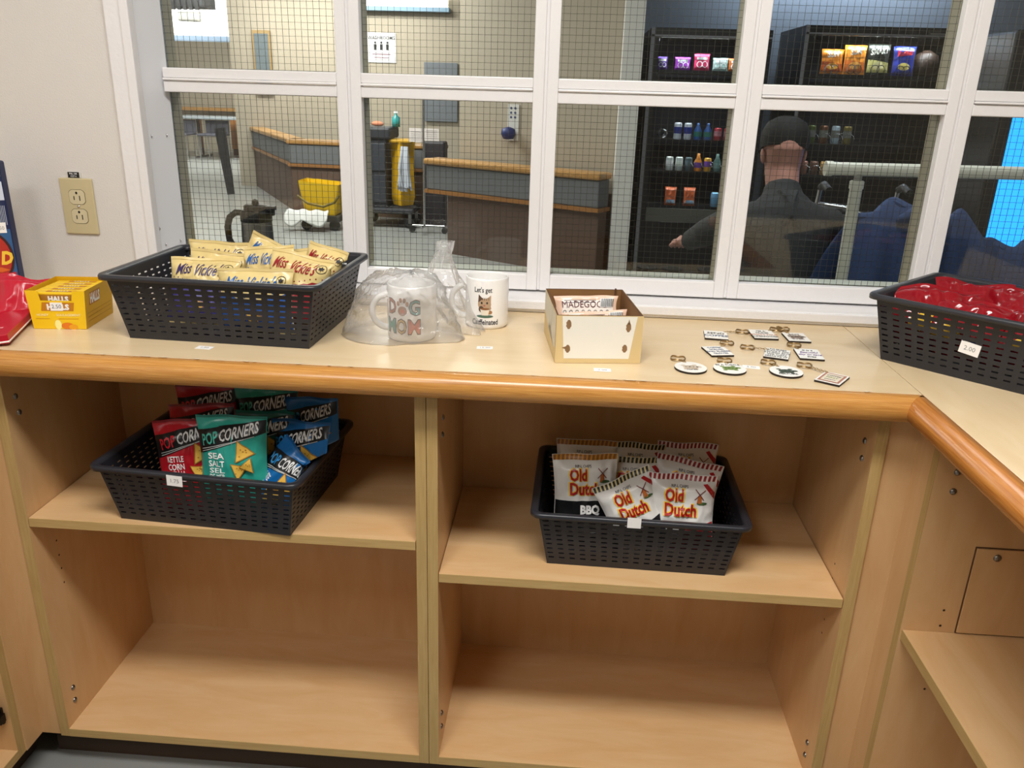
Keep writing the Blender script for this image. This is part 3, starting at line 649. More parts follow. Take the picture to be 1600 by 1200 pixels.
def cat(P):
    P.text("Let's get",-.004,.072,.0135,INK,1,.01,0,0,.75); P.text('Catffeinated',.0,.010,.0145,INK,1,.02,0,0,.72)
    fur=M('b79a7c',.6); dk=M('5c4636',.6); gr=M('4b6a58',.6)
    P.ell(0,.026,.016,.003,gr,1,16); P.ell(-.001,.049,.0125,.0115,fur,1); P.poly([(-.013,.052),(-.012,.068),(-.004,.060)],dk,2); P.poly([(.011,.052),(.011,.067),(.003,.060)],fur,2)
    for x in (-.006,.004): P.ell(x,.052,.0018,.0022,INK,4,8)
    for k in range(5): P.line([(-.009+k*.004,.057),(-.007+k*.0035,.062)],.0011,dk,3)
    P.ell(-.001,.047,.002,.0014,M('b5605a',.5),4,8); P.ell(-.007,.040,.005,.006,dk,2,10); P.ell(.007,.042,.005,.004,fur,2,10)
    P.poly([(-.009,.041),(.009,.041),(.006,.028),(-.006,.028)],M('e6dccb',.5),3); P.ell(0,.0405,.009,.002,M('8a5a34',.5),4,14); P.ell(.008,.034,.006,.004,M('a4764a',.5),2,10)
m2=mug((.074,.268,.9145),.041,.096,"white mug with a kitten print reading Let's get Catffeinated, by the window sill",cat,math.radians(188))
# cellophane wraps
def wrap(loc,fn,name,label,seed,nu=72,nv=44):
    mb=MB(); V=[]
    for j in range(nv+1):
        for i in range(nu):
            a=2*PI*i/nu; q=j/nv; V.append(fn(a,q))
    mb.add(V,[(j*nu+i,j*nu+(i+1)%nu,(j+1)*nu+(i+1)%nu,(j+1)*nu+i) for j in range(nv) for i in range(nu)],CELLO,True)
    return tag(mb.build(name,matrix=Matrix.Translation(loc)),label,'plastic wrap')
def w1(a,q):
    # cover mug and its handle, bulging left; closed dome on top
    ca,sa=math.cos(a),math.sin(a); left=max(0,-ca)**1.5; right=max(0,ca)**6
    z=.118*math.sin(min(1,q)*PI/2)**1.0
    rad=(.050+.072*left*(1-.75*q)+.045*right*(1-q)**2.2)*(1 if q<.55 else max(0,math.cos((q-.55)/.45*PI/2))**.55)
    n=noise.noise(Vector((ca*2.6,sa*2.6,q*5)))*1.3+.7*noise.noise(Vector((ca*7,sa*7,q*12+4)))+.12*math.sin(9*a+5*q)
    rad*=1+.10*abs(n)*(q<.999); z+=.006*n*q
    zz=max(.001,z)
    rad=max(rad,0.0)
    if zz<.104 and rad<.0455: zz=.104+.002*abs(n)
    return (rad*ca,rad*sa*(.80+.2*(1-left)) if left>.3 else rad*sa,zz)
wrap((-.052,.163,.9145),w1,'film_wrap','crinkled clear film bag around the DOG MOM mug',1)
def w2(a,q):
    ca,sa=math.cos(a),math.sin(a)
    # a draped bag: bottom wide at left of mug, rising to a twisted neck up left
    cx=-.05-.028*q-.018*math.sin(q*PI); cy=-.015+.02*q; z=.158*q**.9
    r=(.050*(1-q)**1.15+.008)*(1+.45*(abs(noise.noise(Vector((ca*1.8,sa*1.8,q*3+9))))-.2)+.13*math.sin(5*a+q*4)+.05*math.sin(11*a-q*9))
    if q>.86: r*=1+.9*(q-.86)/.14
    return (cx+r*ca*1.05,cy+r*sa*.85,max(.001,z))
wrap((.074,.258,.9145),w2,'film_wrap','crinkled clear film bag with twisted neck beside the kitten mug',2)
#==================================================================== CARDBOARD BOX WITH BARS
T0=Matrix.Translation((.270,.1525,.9145))@Matrix.Rotation(math.radians(7.3),4,'Z')
KR=M('8a6238',.8,var=.08,vscale=30); CRM=M('d9c08c',.6); EDG=M('5a3a20',.8)
cb=tag(empty('cardboard_box',(0,0,0)),'open cream cardboard box of bars with a blank white panel in front','box'); cb.matrix_world=T0
W,Dd,H,t=.072,.095,.082,.003
def kid(o,par): o.parent=par; return o
def cwall(nm,x0,x1,y0,y1,outside):
    p=MB(); p.box(x0,x1,y0,y1,0,H,KR); p.box(x0,x1,y0,y1,H-.0003,H+.0003,EDG)
    if outside=='f': p.box(x0-.0004,x1+.0004,y0-.0006,y0,0,H,CRM)
    if outside=='l': p.box(x0-.0006,x0,y0,y1,0,H,CRM)
    if outside=='r': p.box(x1,x1+.0006,y0,y1,0,H,CRM)
    return p
p=cwall('',-W,W,-Dd,-Dd+t,'f'); f=Pr(p,flat(Matrix.Translation((0,-Dd-.0007,0)),.0002))
f.poly([(-.058,.008),(.052,.008),(.062,H-.001),(-.063,H-.001)],M('eeebe0',.5),1)
bw=M('8a6a48',.7)
for x,z,ry in ((-.052,.067,.008),(.048,.063,.0085),(-.052,.025,.007),(.044,.026,.007)):
    f.poly([(x+.0042*math.cos(k*PI/8)*(1+.15*math.sin(3*k)),z+ry*math.sin(k*PI/8)) for k in range(16)],bw,2)
f.poly([(-.062,.027),(-.052,.030),(-.052,.022)],bw,2); f.poly([(.048,.077),(.0465,.068),(.051,.068)],bw,2)
kid(p.build('front_panel'),cb)
p=cwall('',-W,-W+t,-Dd+t,Dd-t,'l'); f=Pr(p,lambda u,v,l: Vector((-W-.0007-.0002*l,-u,v)),None); f.poly([(-.09,.045),(-.02,.03),(.0,.05),(.06,.02),(.092,.025),(.092,H-.001),(-.09,H-.001)],M('d8d2c0',.6),1); f.line([(.02,.04),(.03,.06),(.035,.075)],.001,M('6a6aa8',.6),2); kid(p.build('side_panel'),cb)
kid(cwall('',W-t,W,-Dd+t,Dd-t,'r').build('side_panel'),cb); kid(cwall('',-W,W,Dd-t,Dd,'').build('back_panel'),cb)
p=MB(); p.box(-W+t,W-t,-Dd+t,Dd-t,0,.003,KR); kid(p.build('bottom_panel'),cb)
p=MB(); p.box(W-t-.012,W-t-.0095,Dd-t-.004,Dd-t,0,H+.003,EDG); kid(p.build('corner_flap'),cb)
PK=('e3bfa6',.35)
def made(P,w,h):
    P.rect(-w*.40,w*.44,h*.20,h*.92,M('efe6dc',.4),1); P.text('MADEGOOD',-w*.02,h*.48,.0175,M('5a1420',.5),2,0,0,0,.9)
    P.rect(w*.22,w*.42,h*.50,h*.88,WT,3)
    for k in range(14): P.rect(w*.23+k*.0018,w*.23+k*.0018+.0009*(1+k%2)*.7,h*.52,h*.86,INK,4)
    for k in range(8): P.ring(-w*.36+k*w*.10,h*.30,.0033,.0033,.0008,INK,3,10)
    for k in range(2): P.line([(-w*.36,h*(.80-.1*k)),(w*.15,h*(.80-.1*k))],.0009,M('7a7a80',.5),2)
for k,(y,z,x,r,tl) in enumerate([(.045,1.000,0,1,20),(.005,.982,.010,4,28),(-.030,.974,.014,5,32)]):
    Tw=T0@Vector((x-.004,y,0)); bag('snack_bar',.118,.042,(Tw.x,Tw.y,z-.004),r,tl,7,PK,made,['pink wrapped bar at the back of the open carton','pink wrapped bar in the middle of the open carton','pink wrapped bar at the front of the open carton'][k],'wrapped bars in the cardboard box',thick=.008,seed=50+k,cat='snack bar',wr=.5)
for k,(x,y) in enumerate([(-.045,.0),(.0,.02),(.04,-.02)]):
    pass
#==================================================================== PRICE TAGS ON COUNTER
for x,y,rz,tx,lab in ((-.387,.039,-.1,'1.50','small white price tag in front of the basket of cream chip bags'),(.086,.114,.05,'15.00','small white price tag in front of the two mugs'),(.289,.023,0,'2.00','small white price tag in front of the cardboard box'),(.541,.076,-.15,'5.00','small white price tag lying among the keychains')):
    p=MB(); p.box(-.014,.014,-.008,.008,0,.0004,LBL); Pr(p,flatz(.0004)).text(tx,0,-.003,.009,M('8a8a90',.6),1,0)
    tag(p.build('price_tag',matrix=TR((x,y,.9143),rz=rz)),lab,'price tag')
#==================================================================== KEYCHAINS
TW=M('efede6',.25); TE_=M('22180f',.7)
def keychain(c,w,h,rot,ring,shape,design,label,border=None):
    k=empty('keychain',(c[0],c[1],.9145),0,label,'keychain','keychains laid out on the countertop')
    T=Matrix.Rotation(math.radians(rot),4,'Z'); p=MB()
    if shape=='sq': pts=[(-w/2,-h/2),(w/2,-h/2),(w/2,h/2),(-w/2,h/2)]
    else: pts=[(w/2*math.cos(2*PI*i/32),h/2*math.sin(2*PI*i/32)) for i in range(32)]
    p.prism(pts,0,.0032,TE_,T); p.prism([(x*.995,y*.995) for x,y in pts],.0032,.0037,border or TW,T)
    design(Pr(p,flatz(.0037,.0002,T))); o=p.build('tile'); o.parent=k
    r=Vector((ring[0]-c[0],ring[1]-c[1],.002)); p=MB()
    for dz,rr in ((0,.0125),(.0016,.0122)): p.tube([(r.x+rr*math.cos(2*PI*i/20),r.y+rr*math.sin(2*PI*i/20),r.z+dz+.001*math.sin(i)) for i in range(21)],.0009,BRASS,6)
    o=p.build('split_ring'); o.parent=k
    d=Vector((r.x,r.y,0)); 
    # nearest edge point of tile
    loc=T.inverted()@d; 
    if shape=='sq': e=Vector((max(-w/2+.003,min(w/2-.003,loc.x)),max(-h/2+.003,min(h/2-.003,loc.y)),.004))
    else: e=Vector((loc.x,loc.y,0)).normalized(); e=Vector((e.x*w/2*.9,e.y*h/2*.9,.004))
    e=T@e; s=d-(d-Vector((e.x,e.y,0))).normalized()*.0125; n=max(2,int((s-e).length/.004)); p=MB()
    for i in range(n+1):
        q=e.lerp(Vector((s.x,s.y,.003)),i/n); a=i%2*PI/2
        p.tube([(q.x+.0028*math.cos(t),q.y+.0016*math.sin(t)*math.cos(a),q.z+.0016*math.sin(t)*math.sin(a)) for t in [2*PI*j/8 for j in range(9)]],.0005,BRASS,5)
    o=p.build('chain'); o.parent=k
    return k
def lines(ls,sz,m=INK,dy=.011,sx=.8,sh=0):
    def d(P):
        n=len(ls)
        for i,s in enumerate(ls): P.text(s,0,(n-1)*dy/2-i*dy-sz*.35,sz*1.25,m[i%len(m)] if isinstance(m,list) else m,1,.02,sh,0,sx)
    return d
PUR=M('6a3a86',.5); ORA=M('b5603a',.5); GRN=M('6f8a3c',.5); BLU=M('3a4e78',.5)
def mix(*fs): return lambda P:[f(P) for f in fs]
def turtle(c): 
    def d(P):
        P.ell(0,-.001,.013,.009,c,1); P.ell(.014,.001,.005,.004,c,1,10)
        for x,y in ((-.010,-.010),(.008,-.010),(-.011,.008),(.008,.009)): P.ell(x,y,.004,.003,c,1,8)
        for x in (-.005,.002): P.ring(x,0,.004,.005,.0008,INK,2,8)
    return d
sc=.0035
keychain((.511,.254),.043,.052,-6,(.567,.288),'sq',lines(['SEND','COFFEE'],.013,[INK,BLU],.016),'square keychain in the far row, leftmost, with big dark lettering')
keychain((.603,.274),.045,.058,2,(.638,.315),'sq',lines(["I'M A",'NURSE','WHAT\'S YOUR','SUPERPOWER'],.0085,[INK,INK,ORA,INK],.012,.75),'square keychain in the far row, middle, with stacked lines of lettering')
keychain((.663,.264),.041,.055,1,(.652,.322),'sq',mix(lines(['BEST','NURSE','EVER'],.010,M('6a5650',.5),.014),turtle(M('a89488',.5))),'square keychain in the far row, rightmost, with greyish brown print')
keychain((.497,.151),.041,.052,12,(.523,.206),'sq',lines(['COFFEE','SCRUBS','AND RUBBER','GLOVES'],.008,BLU,.011,.75),'square keychain in the middle row at left with blue grey script')
keychain((.601,.151),.042,.055,-18,(.556,.184),'sq',lines(['NURSES',"CAN'T FIX",'STUPID BUT','WE CAN','SEDATE IT'],.0085,INK,.0105,.78),'square keychain in the middle row reading NURSES in black capitals')
keychain((.658,.158),.042,.058,-3,(.646,.213),'sq',lines(['it is a','Beautiful','day to save','lives'],.0095,[INK,PUR,PUR,INK],.0125,.75,.3),'square keychain in the middle row at right with purple script')
keychain((.436,.050),.053,.056,5,(.421,.098),'rd',mix(turtle(M('c9b8a4',.5)),lines(['','','nurse'],.008,INK,.012)),'round keychain at the left end of the near row, faint beige print')
keychain((.501,.054),.054,.056,5,(.500,.099),'rd',mix(turtle(GRN),lines(['BE A TURTLE','',''],.007,INK,.016,.8)),'round keychain in the near row with a green turtle print')
keychain((.593,.053),.054,.056,0,(.574,.100),'rd',mix(turtle(M('3f4a38',.5)),lines(['','','NATURE'],.008,INK,.015)),'round keychain in the near row with a dark print, left of the diamond one')
def coffee(P):
    P.rect(-.017,.017,-.023,.023,M('a8715c',.5),1); P.rect(-.0135,.0135,-.019,.019,M('ddd2be',.5),2); P.text('COFFEE',0,.007,.008,M('6a5a58',.5),3,.02,0,0,.8); P.text('FIRST',0,-.003,.008,GRN,3,.02); P.text('please',0,-.013,.007,M('6a5a58',.5),3,.01)
keychain((.660,.028),.040,.054,-34,(.633,.093),'sq',coffee,'diagonal square keychain nearest the counter edge with brown border')
#==================================================================== CORRIDOR
TANW=M('aaa08e',.7,var=.03,vscale=2,name='corridor_wall'); BRN=M('5f4a3e',.6,var=.06,vscale=3,name='wainscot'); CARP=M('6c6e70',.9,bump=.5,bscale=300,name='carpet_band'); OAK=wood('oak_cap','a87c46','c79a5e','x',.3,5,14); TRM=M('9c6a38',.4)
struct(box('wall_far_left',-9,-3.9,15.6,15.7,0,2.7,TANW)); struct(box('wall_far',-4.3,-.7,10.0,10.1,0,2.7,TANW)); struct(box('wall_side',-4.3,-4.2,10.1,15.6,0,2.7,TANW))
struct(box('wall_outer_left',-9.1,-9,2,15.7,0,2.7,TANW))
def seg_wall(nm,p0,p1,th,z0,z1,m):
    d=Vector((p1[0]-p0[0],p1[1]-p0[1],0)); L=d.length; T=Matrix.Translation((p0[0],p0[1],0))@Matrix.Rotation(math.atan2(d.y,d.x),4,'Z')
    return MB().box(0,L,0,th,z0,z1,m,T),T,L
def half_wall(p0,p1,name,label_,inset=0):
    r=struct(empty(name,(p0[0],p0[1],0)))
    def k(mb,n,**kw): o=mb.build(n,**kw); rel(o,r)
    k(seg_wall('',p0,p1,.16,.53,.735,CARP)[0],'carpet_band',bevel=.01)
    mb,T,L=seg_wall('',p0,p1,.15,0,0.001,BRN); mb=MB(); mb.box(inset,L,.02,.14,0,.50,BRN,T); k(mb,'wainscot')
    mb=MB(); mb.box(-.01,L+.01,-.012,.17,.50,.53,TRM,T); k(mb,'wood_trim')
    mb=MB(); mb.box(-.02,L+.01,-.02,.18,.735,.785,OAK,T); k(mb,'wood_cap',bevel=.016)
    return r
half_wall((-2.82,7.7),(-1.1,7.55),'wall_corridor_front',''); half_wall((-4.1,10.0),(-2.80,7.72),'wall_corridor_left','')
half_wall((-.99,5.80),(.45,4.92),'wall_corridor_right','',.22)
mb,T,L=seg_wall('',(-.72,5.92),(.58,5.12),.1,.0,2.7,TANW); mb.box(.9,L,-.012,0,0,.62,BRN,T); struct(mb.build('wall_corridor_tan'))
struct(box('trim_2',.56,.70,4.98,5.13,0,2.7,M('e2e0da',.5))); struct(box('wall_behind_machines',.70,4.6,6.05,6.15,0,2.7,M('7f8894',.6))); struct(box('wall_beside_machines',.64,.70,5.0,6.1,0,2.7,M('8a8880',.6)))
struct(box('wall_outer_right',4.6,4.7,.6,6.1,0,2.7,M('77787a',.6)))
struct(box('wall_far_mid',-.75,.64,10.0,10.1,0,2.7,TANW))
struct(MB().box(-9,4.7,.52,15.7,2.72,2.8,M('cfcdc6',.8)).build('ceiling'))
# service ledge outside with carafe
ld=box('service_ledge',-.9,1.34,.525,.95,.84,.865,M('8a8a88',.4),bevel=.003); tag(ld,'narrow grey service ledge outside the window below the panes','ledge')
cf=empty('thermal_carafe',(-.553,.75,.865),0,'black and stainless thermal carafe seen through the leftmost lower pane','carafe')
def kk(mb,n,par,**k): o=mb.build(n,**k); o.parent=par; return o
kk(MB().lathe([(0,0),(.037,0),(.0385,.004),(.0385,.12),(.037,.158)],M('a8a29a',.34,1,name='brushed'),32),'body',cf)
kk(MB().lathe([(.0385,.153),(.0385,.172),(.036,.178),(.030,.181),(0,.181)],BLK,32),'collar',cf)
p=MB(); p.lathe([(.029,.179),(.029,.190),(.024,.194),(0,.194)],BLK,24); p.box(.0,.050,-.010,.010,.181,.191,BLK); p.lathe([(.009,.193),(.008,.204),(0,.207)],BLK,12); p.box(.024,.047,-.006,.006,.168,.182,BLK); kk(p,'lid',cf,bevel=.001)
kk(MB().tube([(-.030,0,.172),(-.052,0,.172),(-.068,0,.160),(-.076,0,.135),(-.074,0,.105),(-.062,0,.082),(-.042,0,.068),(-.034,0,.060)],[.007,.008,.008,.008,.008,.008,.007,.006],BLK,10),'handle',cf)
# janitor cart
ca=empty('cleaning_cart',(-1.63,7.1,0),0,'dark janitor cart with yellow bag seen through the second pane','cart')
CG=M('2b2d33',.5)
kk(MB().box(-.22,.32,-.2,.25,.14,.20,CG),'base',ca,bevel=.02); kk(MB().box(-.21,.05,-.18,.22,.2,.86,CG).box(-.205,.045,-.19,-.18,.25,.52,M('31353d',.5)).box(-.205,.045,-.19,-.18,.56,.82,M('31353d',.5)),'cabinet_body',ca,bevel=.015)
kk(MB().box(-.22,.10,-.2,.24,.86,.97,CG),'top_tray',ca,bevel=.02)
bg=MB(); bg.lathe([(.10,.22),(.12,.3),(.11,.6),(.125,.82),(.13,.84)],M('d9a81c',.45,name='yellow_bag'),4,(.19,-.05,0),sm=False); kk(bg,'yellow_bag',ca)
kk(MB().box(.08,.30,-.17,.10,.83,.86,M('c2951a',.5)),'bag_frame',ca,bevel=.01)
for x,y in ((-.18,-.17),(.28,-.17),(-.18,.2),(.28,.2)): kk(MB().tube([(x,y-.015,.05),(x,y+.015,.05)],.05,BLK,16).box(x-.015,x+.015,y-.02,y+.02,.05,.145,STEEL),'caster',ca)
mp=MB(); 
for k in range(20):
    x=.22+.045*math.cos(k*1.7); mp.tube([(x*.6+.09,-.215,.80),(x+.01*math.sin(k),-.225-.02*(k%3),.6),(x+.03*math.sin(k*2),-.22-.02*(k%2),.40+.03*math.sin(k*3))],.011,M('b7bcc6',.9),6)
tag(mp.build('mop',matrix=Matrix.Translation((-1.61,7.1,0))),'grey string mop head hanging against the yellow cart bag','mop')
tag(MB().lathe([(0,0),(.04,0),(.04,.09),(.012,.11),(.012,.13)],M('3aa0a0',.3),16).box(-.02,.02,-.008,.008,.13,.15,WT).build('soap_bottle',matrix=Matrix.Translation((-1.52,7.15,.97))),'teal pump bottle standing on the janitor cart top','bottle')
p=MB(); p.add([(x*.09+.02*math.sin(i),y*.06,z) for i,(x,y,z) in enumerate([(-1,-1,0),(1,-1,0),(1,1,0),(-1,1,0),(-.6,-.5,.06),(.7,-.6,.05),(.5,.6,.07),(-.5,.5,.05)])],[(0,3,2,1),(4,5,6,7),(0,1,5,4),(1,2,6,5),(2,3,7,6),(3,0,4,7)],M('d98a6a',.9),True); tag(p.build('cleaning_cloth',matrix=Matrix.Translation((-1.70,7.1,.97)),sub=2),'crumpled orange cleaning cloth on top of the janitor cart','cloth')
# mop bucket
bu=empty('mop_bucket',(-2.18,6.75,0),0,'yellow mop bucket on wheels partly behind the window mullion','bucket')
p=MB(); p.add([(-.15,-.12,.14),(.15,-.12,.14),(.15,.12,.14),(-.15,.12,.14),(-.2,-.15,.47),(.2,-.15,.44),(.2,.15,.44),(-.2,.15,.47)],[(0,3,2,1),(0,1,5,4),(1,2,6,5),(2,3,7,6),(3,0,4,7)],M('e3b814',.4,name='bucket_yellow')); kk(p,'bucket_body',bu,bevel=.015)
kk(MB().tube([(-.205,-.16,.33),(-.1,-.17,.26),(.05,-.17,.235),(.16,-.165,.28),(.205,-.16,.35)],.013,M('6d5c12',.5),8),'handle',bu)
kk(MB().box(-.19,.19,-.13,.13,.08,.14,M('3a3a3a',.5)),'chassis',bu,bevel=.01)
for x in (-.14,.14): kk(MB().tube([(x,-.14,.05),(x,-.10,.05)],.05,BLK,16),'wheel',bu)
rg=MB(); nn=10
rg.add([(-.30+.42*i/nn,-.17-.02*math.sin(i*1.3)-.1*(1-j/6),.20-.12*(1-j/6)**2*(1+.3*math.sin(i))+.015*math.sin(i*2+j)) for j in range(7) for i in range(nn+1)],[(j*(nn+1)+i,j*(nn+1)+i+1,(j+1)*(nn+1)+i+1,(j+1)*(nn+1)+i) for j in range(6) for i in range(nn)],M('c9c9c6',.9),True)
o=rg.build('rag',matrix=Matrix.Translation((-2.2,6.75,0)),sub=1); so=o.modifiers.new('so','SOLIDIFY'); so.thickness=.012; tag(o,'grey white rag draped over the base of the yellow bucket','rag')
# sign stand + notices
ss=empty('sign_stand',(-1.165,6.7,0),0,'thin chrome pole stand with papers clipped on, beside the janitor cart','stand')
kk(MB().tube([(0,0,.07),(0,0,1.245)],.012,CHROME,10),'pole',ss); kk(MB().tube([(-.12,0,.07),(.20,0,.07)],.012,CHROME,8).tube([(0,-.15,.07),(0,.15,.07)],.012,CHROME,8),'foot',ss)
for x in (-.12,.20): kk(MB().tube([(x,-.015,.03),(x,.015,.03)],.03,BLK,12),'caster',ss)
for x0,x1,z0,z1 in ((-.135,-.01,.86,.985),(.012,.15,.875,.985)):
    p=MB(); p.box(x0,x1,-.022,-.016,z0,z1,M('ded4d0',.6)); f=Pr(p,flat(Matrix.Translation((0,-.0225,0)),.001)); [f.line([(x0+.015,z0+.02+.018*k),(x1-.015,z0+.02+.018*k)],.003,M('a09a96',.7),1) for k in range(5)]; kk(p,'paper',ss)
tag(box('notice_board',-1.72,-1.28,9.96,9.985,.93,1.66,M('70767c',.5),bevel=.005),'flat grey board on the tan wall behind the janitor cart','board')
tag(box('bin',-1.25,-1.03,7.15,7.35,.0,.84,M('2a262c',.5),bevel=.02),'black bin standing behind the papers on the chrome stand','bin')
p=MB(); p.box(-.19,.19,-.003,.0,-.18,.18,WT); f=Pr(p,flat(Matrix.Translation((0,-.0035,0)),.001)); f.text('WASHROOMS',0,.1,.055,INK,1,.02); [(f.ell(-.08+.08*q,.06,.014,.014,INK,1,12),f.rect(-.098+.08*q,-.062+.08*q,-.03,.042,INK,1)) for q in range(3)]; f.line([(-.12,-.08),(.12,-.08)],.012,M('8a6a78',.5),1); f.line([(-.10,-.12),(.10,-.12)],.01,M('8a6a78',.5),1)
tag(p.build('paper_notice',matrix=Matrix.Translation((-2.28,9.99,1.82))),'white paper notice with dark lettering on the far wall, upper second pane','notice')
def on_tan(dist,z):  # point on the tan wall face, its own direction
    d=Vector((1.30,-.80,0)).normalized(); n=Vector((-.80,-1.30,0)).normalized(); return Matrix.Translation(Vector((-.72,5.92,z))+d*dist+n*.004)@Matrix.Rotation(math.atan2(-.8,1.3),4,'Z')
p=MB(); p.box(-.055,.055,-.004,0,-.14,.14,M('cfcdc8',.6)); f=Pr(p,flat(Matrix.Translation((0,-.0045,0)),.001)); [f.ell(-.02+.04*(k%2),.11-.035*(k//2),.012,.010,M('46506e',.6),1,8) for k in range(6)]
tag(p.build('paper_notice',matrix=on_tan(.56,1.10)),'white notice with blue icons on the tan wall, second pane','notice')
tag(MB().lathe([(0,-.05),(.04,-.045),(.06,-.01),(.055,.03),(.02,.045),(0,.048)],M('1e2c6a',.5),14).build('glove_pouch',matrix=on_tan(.56,1.02)@Matrix.Translation((0,-.066,0))),'dark blue pouch hanging over the notice on the tan wall','pouch')
p=MB(); p.box(-.12,.12,-.03,.0,-.39,.39,M('9a8054',.5)); p.box(-.095,.095,-.033,-.028,-.35,.35,M('6a7478',.15))
tag(p.build('wall_display_case',matrix=Matrix.Translation((-3.86,9.985,1.60)),bevel=.004),'narrow tan framed display case on the far wall, top left pane','frame')
# bulkhead, duct, fixture
blk=struct(MB().box(-9,-4.22,11.9,12.2,1.95,2.7,M('f2f2ee',.7)).build('wall_bulkhead')); rel(box('bulkhead_trim',-9,-4.22,11.86,11.9,1.92,2.0,M('66788c',.5)),blk)
dk=MB(); dk.box(-5.6,-4.28,9.2,9.6,2.19,2.6,M('2e3034',.6))
for k in range(18): dk.box(-5.6+k*.073,-5.56+k*.073,9.17,9.2,2.15,2.35,M('1c1d20',.6))
tag(dk.build('roller_grille'),'dark ribbed grille housing at the top left corner of the window view','grille')
tag(box('exit_box',-4.55,-4.3,9.1,9.2,2.02,2.14,M('b8b8b0',.5),bevel=.01),'small grey box hanging below the dark ribbed grille','box')
lf=empty('wall_light',(-2.0,9.9,2.25),0,'long bright fluorescent fixture high on the far wall','light')
kk(MB().box(-.75,.62,-.05,.09,.0,.05,M('7fa0b8',.5)),'housing',lf); kk(MB().box(-.72,.60,-.05,.03,.05,.16,M('fbf8f0',.5,emit=3)),'diffuser',lf)
# far dining area
ft=empty('folding_table',(-6.35,14.2,0),0,'far grey table with chrome legs at the left of the window view','table')
kk(MB().box(-.75,.62,-.4,.4,.70,.74,M('8d959a',.4)),'tabletop',ft,bevel=.01)
for x in (-.35,.45): kk(MB().box(x-.03,x+.03,-.05,.05,.03,.70,CHROME).box(x-.05,x+.05,-.38,.38,.0,.04,CHROME),'leg',ft)
def chair(x,y,lab):
    c=empty('dining_chair',(x,y,0),0,lab,'chair','chairs at the far table'); D_=M('3a3a44',.6)
    kk(MB().box(-.22,.22,-.22,.22,.42,.46,D_),'seat',c,bevel=.015); kk(MB().box(-.22,.22,.19,.22,.46,.68,D_),'backrest',c,bevel=.01)
    for a in (-.19,.19):
        for b in (-.19,.19): kk(MB().tube([(a,b,0),(a,b,.43)],.012,CHROME,6),'leg',c)
chair(-6.85,13.7,'dark chair tucked at the left side of the far table'); chair(-6.25,13.75,'dark chair tucked at the right side of the far table')
lc=empty('low_cabinet',(-5.9,15,0),0,'low orange brown wooden cabinet beyond the far table','cabinet')
kk(MB().box(-.45,.5,-.2,.2,.12,.68,M('a06a34',.5)),'body',lc,bevel=.005); kk(MB().box(-.44,.49,-.18,.18,0,.12,M('4a2c14',.6)),'plinth',lc)
tag(box('tall_cart',-5.55,-5.15,13.1,13.4,0.02,.80,BLK,bevel=.02),'black upright cart beside the low orange cabinet','cart')
tag(box('display_shelf',-9,-5.2,15.3,15.55,.80,.86,OAK),'long wood topped ledge along the far left wall','ledge')
fp=MB(); fp.prism([(-.06,0),(.02,0),(.055,.80),(-.075,.80)],-.02,.02,BLK,Matrix.Rotation(PI/2,4,'X')); tag(fp.build('umbrella',matrix=TR((-3.98,8.9,0.02),ry=-.10)),'closed black umbrella like pole leaning at the end of the half wall','pole')
#==================================================================== VENDING MACHINES
VB_=M('121316',.4,name='machine_black'); VS=M('8f9094',.4,.3)
def vending(name,x0,x1,y,h,label,lit=True):
    v=empty(name,((x0+x1)/2,y,0),0,label,'vending machine'); w=(x1-x0)/2; gx0,gx1=-w+.06,w-.10; gz0,gz1=.52,h-.065
    p=MB(); p.box(-w,-w+.04,0,.75,0.02,h,VB_); p.box(w-.04,w,0,.75,0.02,h,VB_); p.box(-w+.04,w-.04,.7,.75,.02,h,M('1b2030',.5)); p.box(-w+.04,w-.04,0,.7,h-.05,h,VB_); p.box(-w+.04,w-.04,0.02,.7,0.02,.42,VB_)
    kk(p,'cabinet',v)
    p=MB(); p.box(-w,w,-.03,0,gz1,h,VB_); p.box(-w,gx0,-.03,0,.02,gz1,VB_); p.box(gx1,w,-.03,0,.02,gz1,VB_); p.box(gx0,gx1,-.03,0,.02,gz0-.1,VB_); p.box(gx0,gx1,-.035,0,gz0-.10,gz0,M('55564f',.5))
    p.box(gx0+.12,gx1-.12,-.037,-.03,.24,.42,M('0a0a0c',.3)); Pr(p,flat(Matrix.Translation((0,-.0375,0)),.001)).text('PUSH',0,.43,.06,M('5a5a5a',.5),1,.02)
    Pr(p,flat(Matrix.Translation((w-.16,-.031,0)),.001)).line([(-.06,h-.04),(.06,h-.04)],.008,M('8c8c8c',.5),1)
    kk(p,'door',v,bevel=.004)
    kk(MB().box(-w-.004,-w+.022,-.035,-.028,.02,h,VS).box(-w,w,-.035,-.028,gz1+.005,gz1+.017,VS),'door_trim',v)
    kk(MB().box(gx0,gx1,-.02,-.015,gz0,gz1,VGLASS),'glass_pane',v)
    shelves=[1.52,1.03,.80,.535]
    for z in shelves: kk(MB().box(-w+.045,w-.045,.06,.6,z-.02,z,M('17181c',.5)),'shelf',v)
    kk(MB().box(gx0,gx1,.01,.04,gz1+.003,gz1+.012,M('f4f8ff',.5,emit=4)),'lamp_strip',v)
    for zz,pw in ((gz1-.005,5.5),(1.49,1.6),(1.0,1.2),(.77,1.2)):  # topmost backs up the lamp strip; lower ones are fills added to brighten goods
        l=area(((x0+x1)/2,y+.045,zz),(math.radians(-12),0,0),w*1.6,.02,pw,(.92,.96,1),'machine_lamp_or_fill')
    return v,shelves,gx0,gx1
def coil(par,x,z,y0,r=.032,n=3):
    p=MB(); p.tube([(x+r*math.cos(t),y0+.012*t,z+r+.004+r*math.sin(t)) for t in [2*PI*n*i/(12*n) for i in range(12*n+1)]],.0022,CHROME,5,False); kk(p,'coil',par)
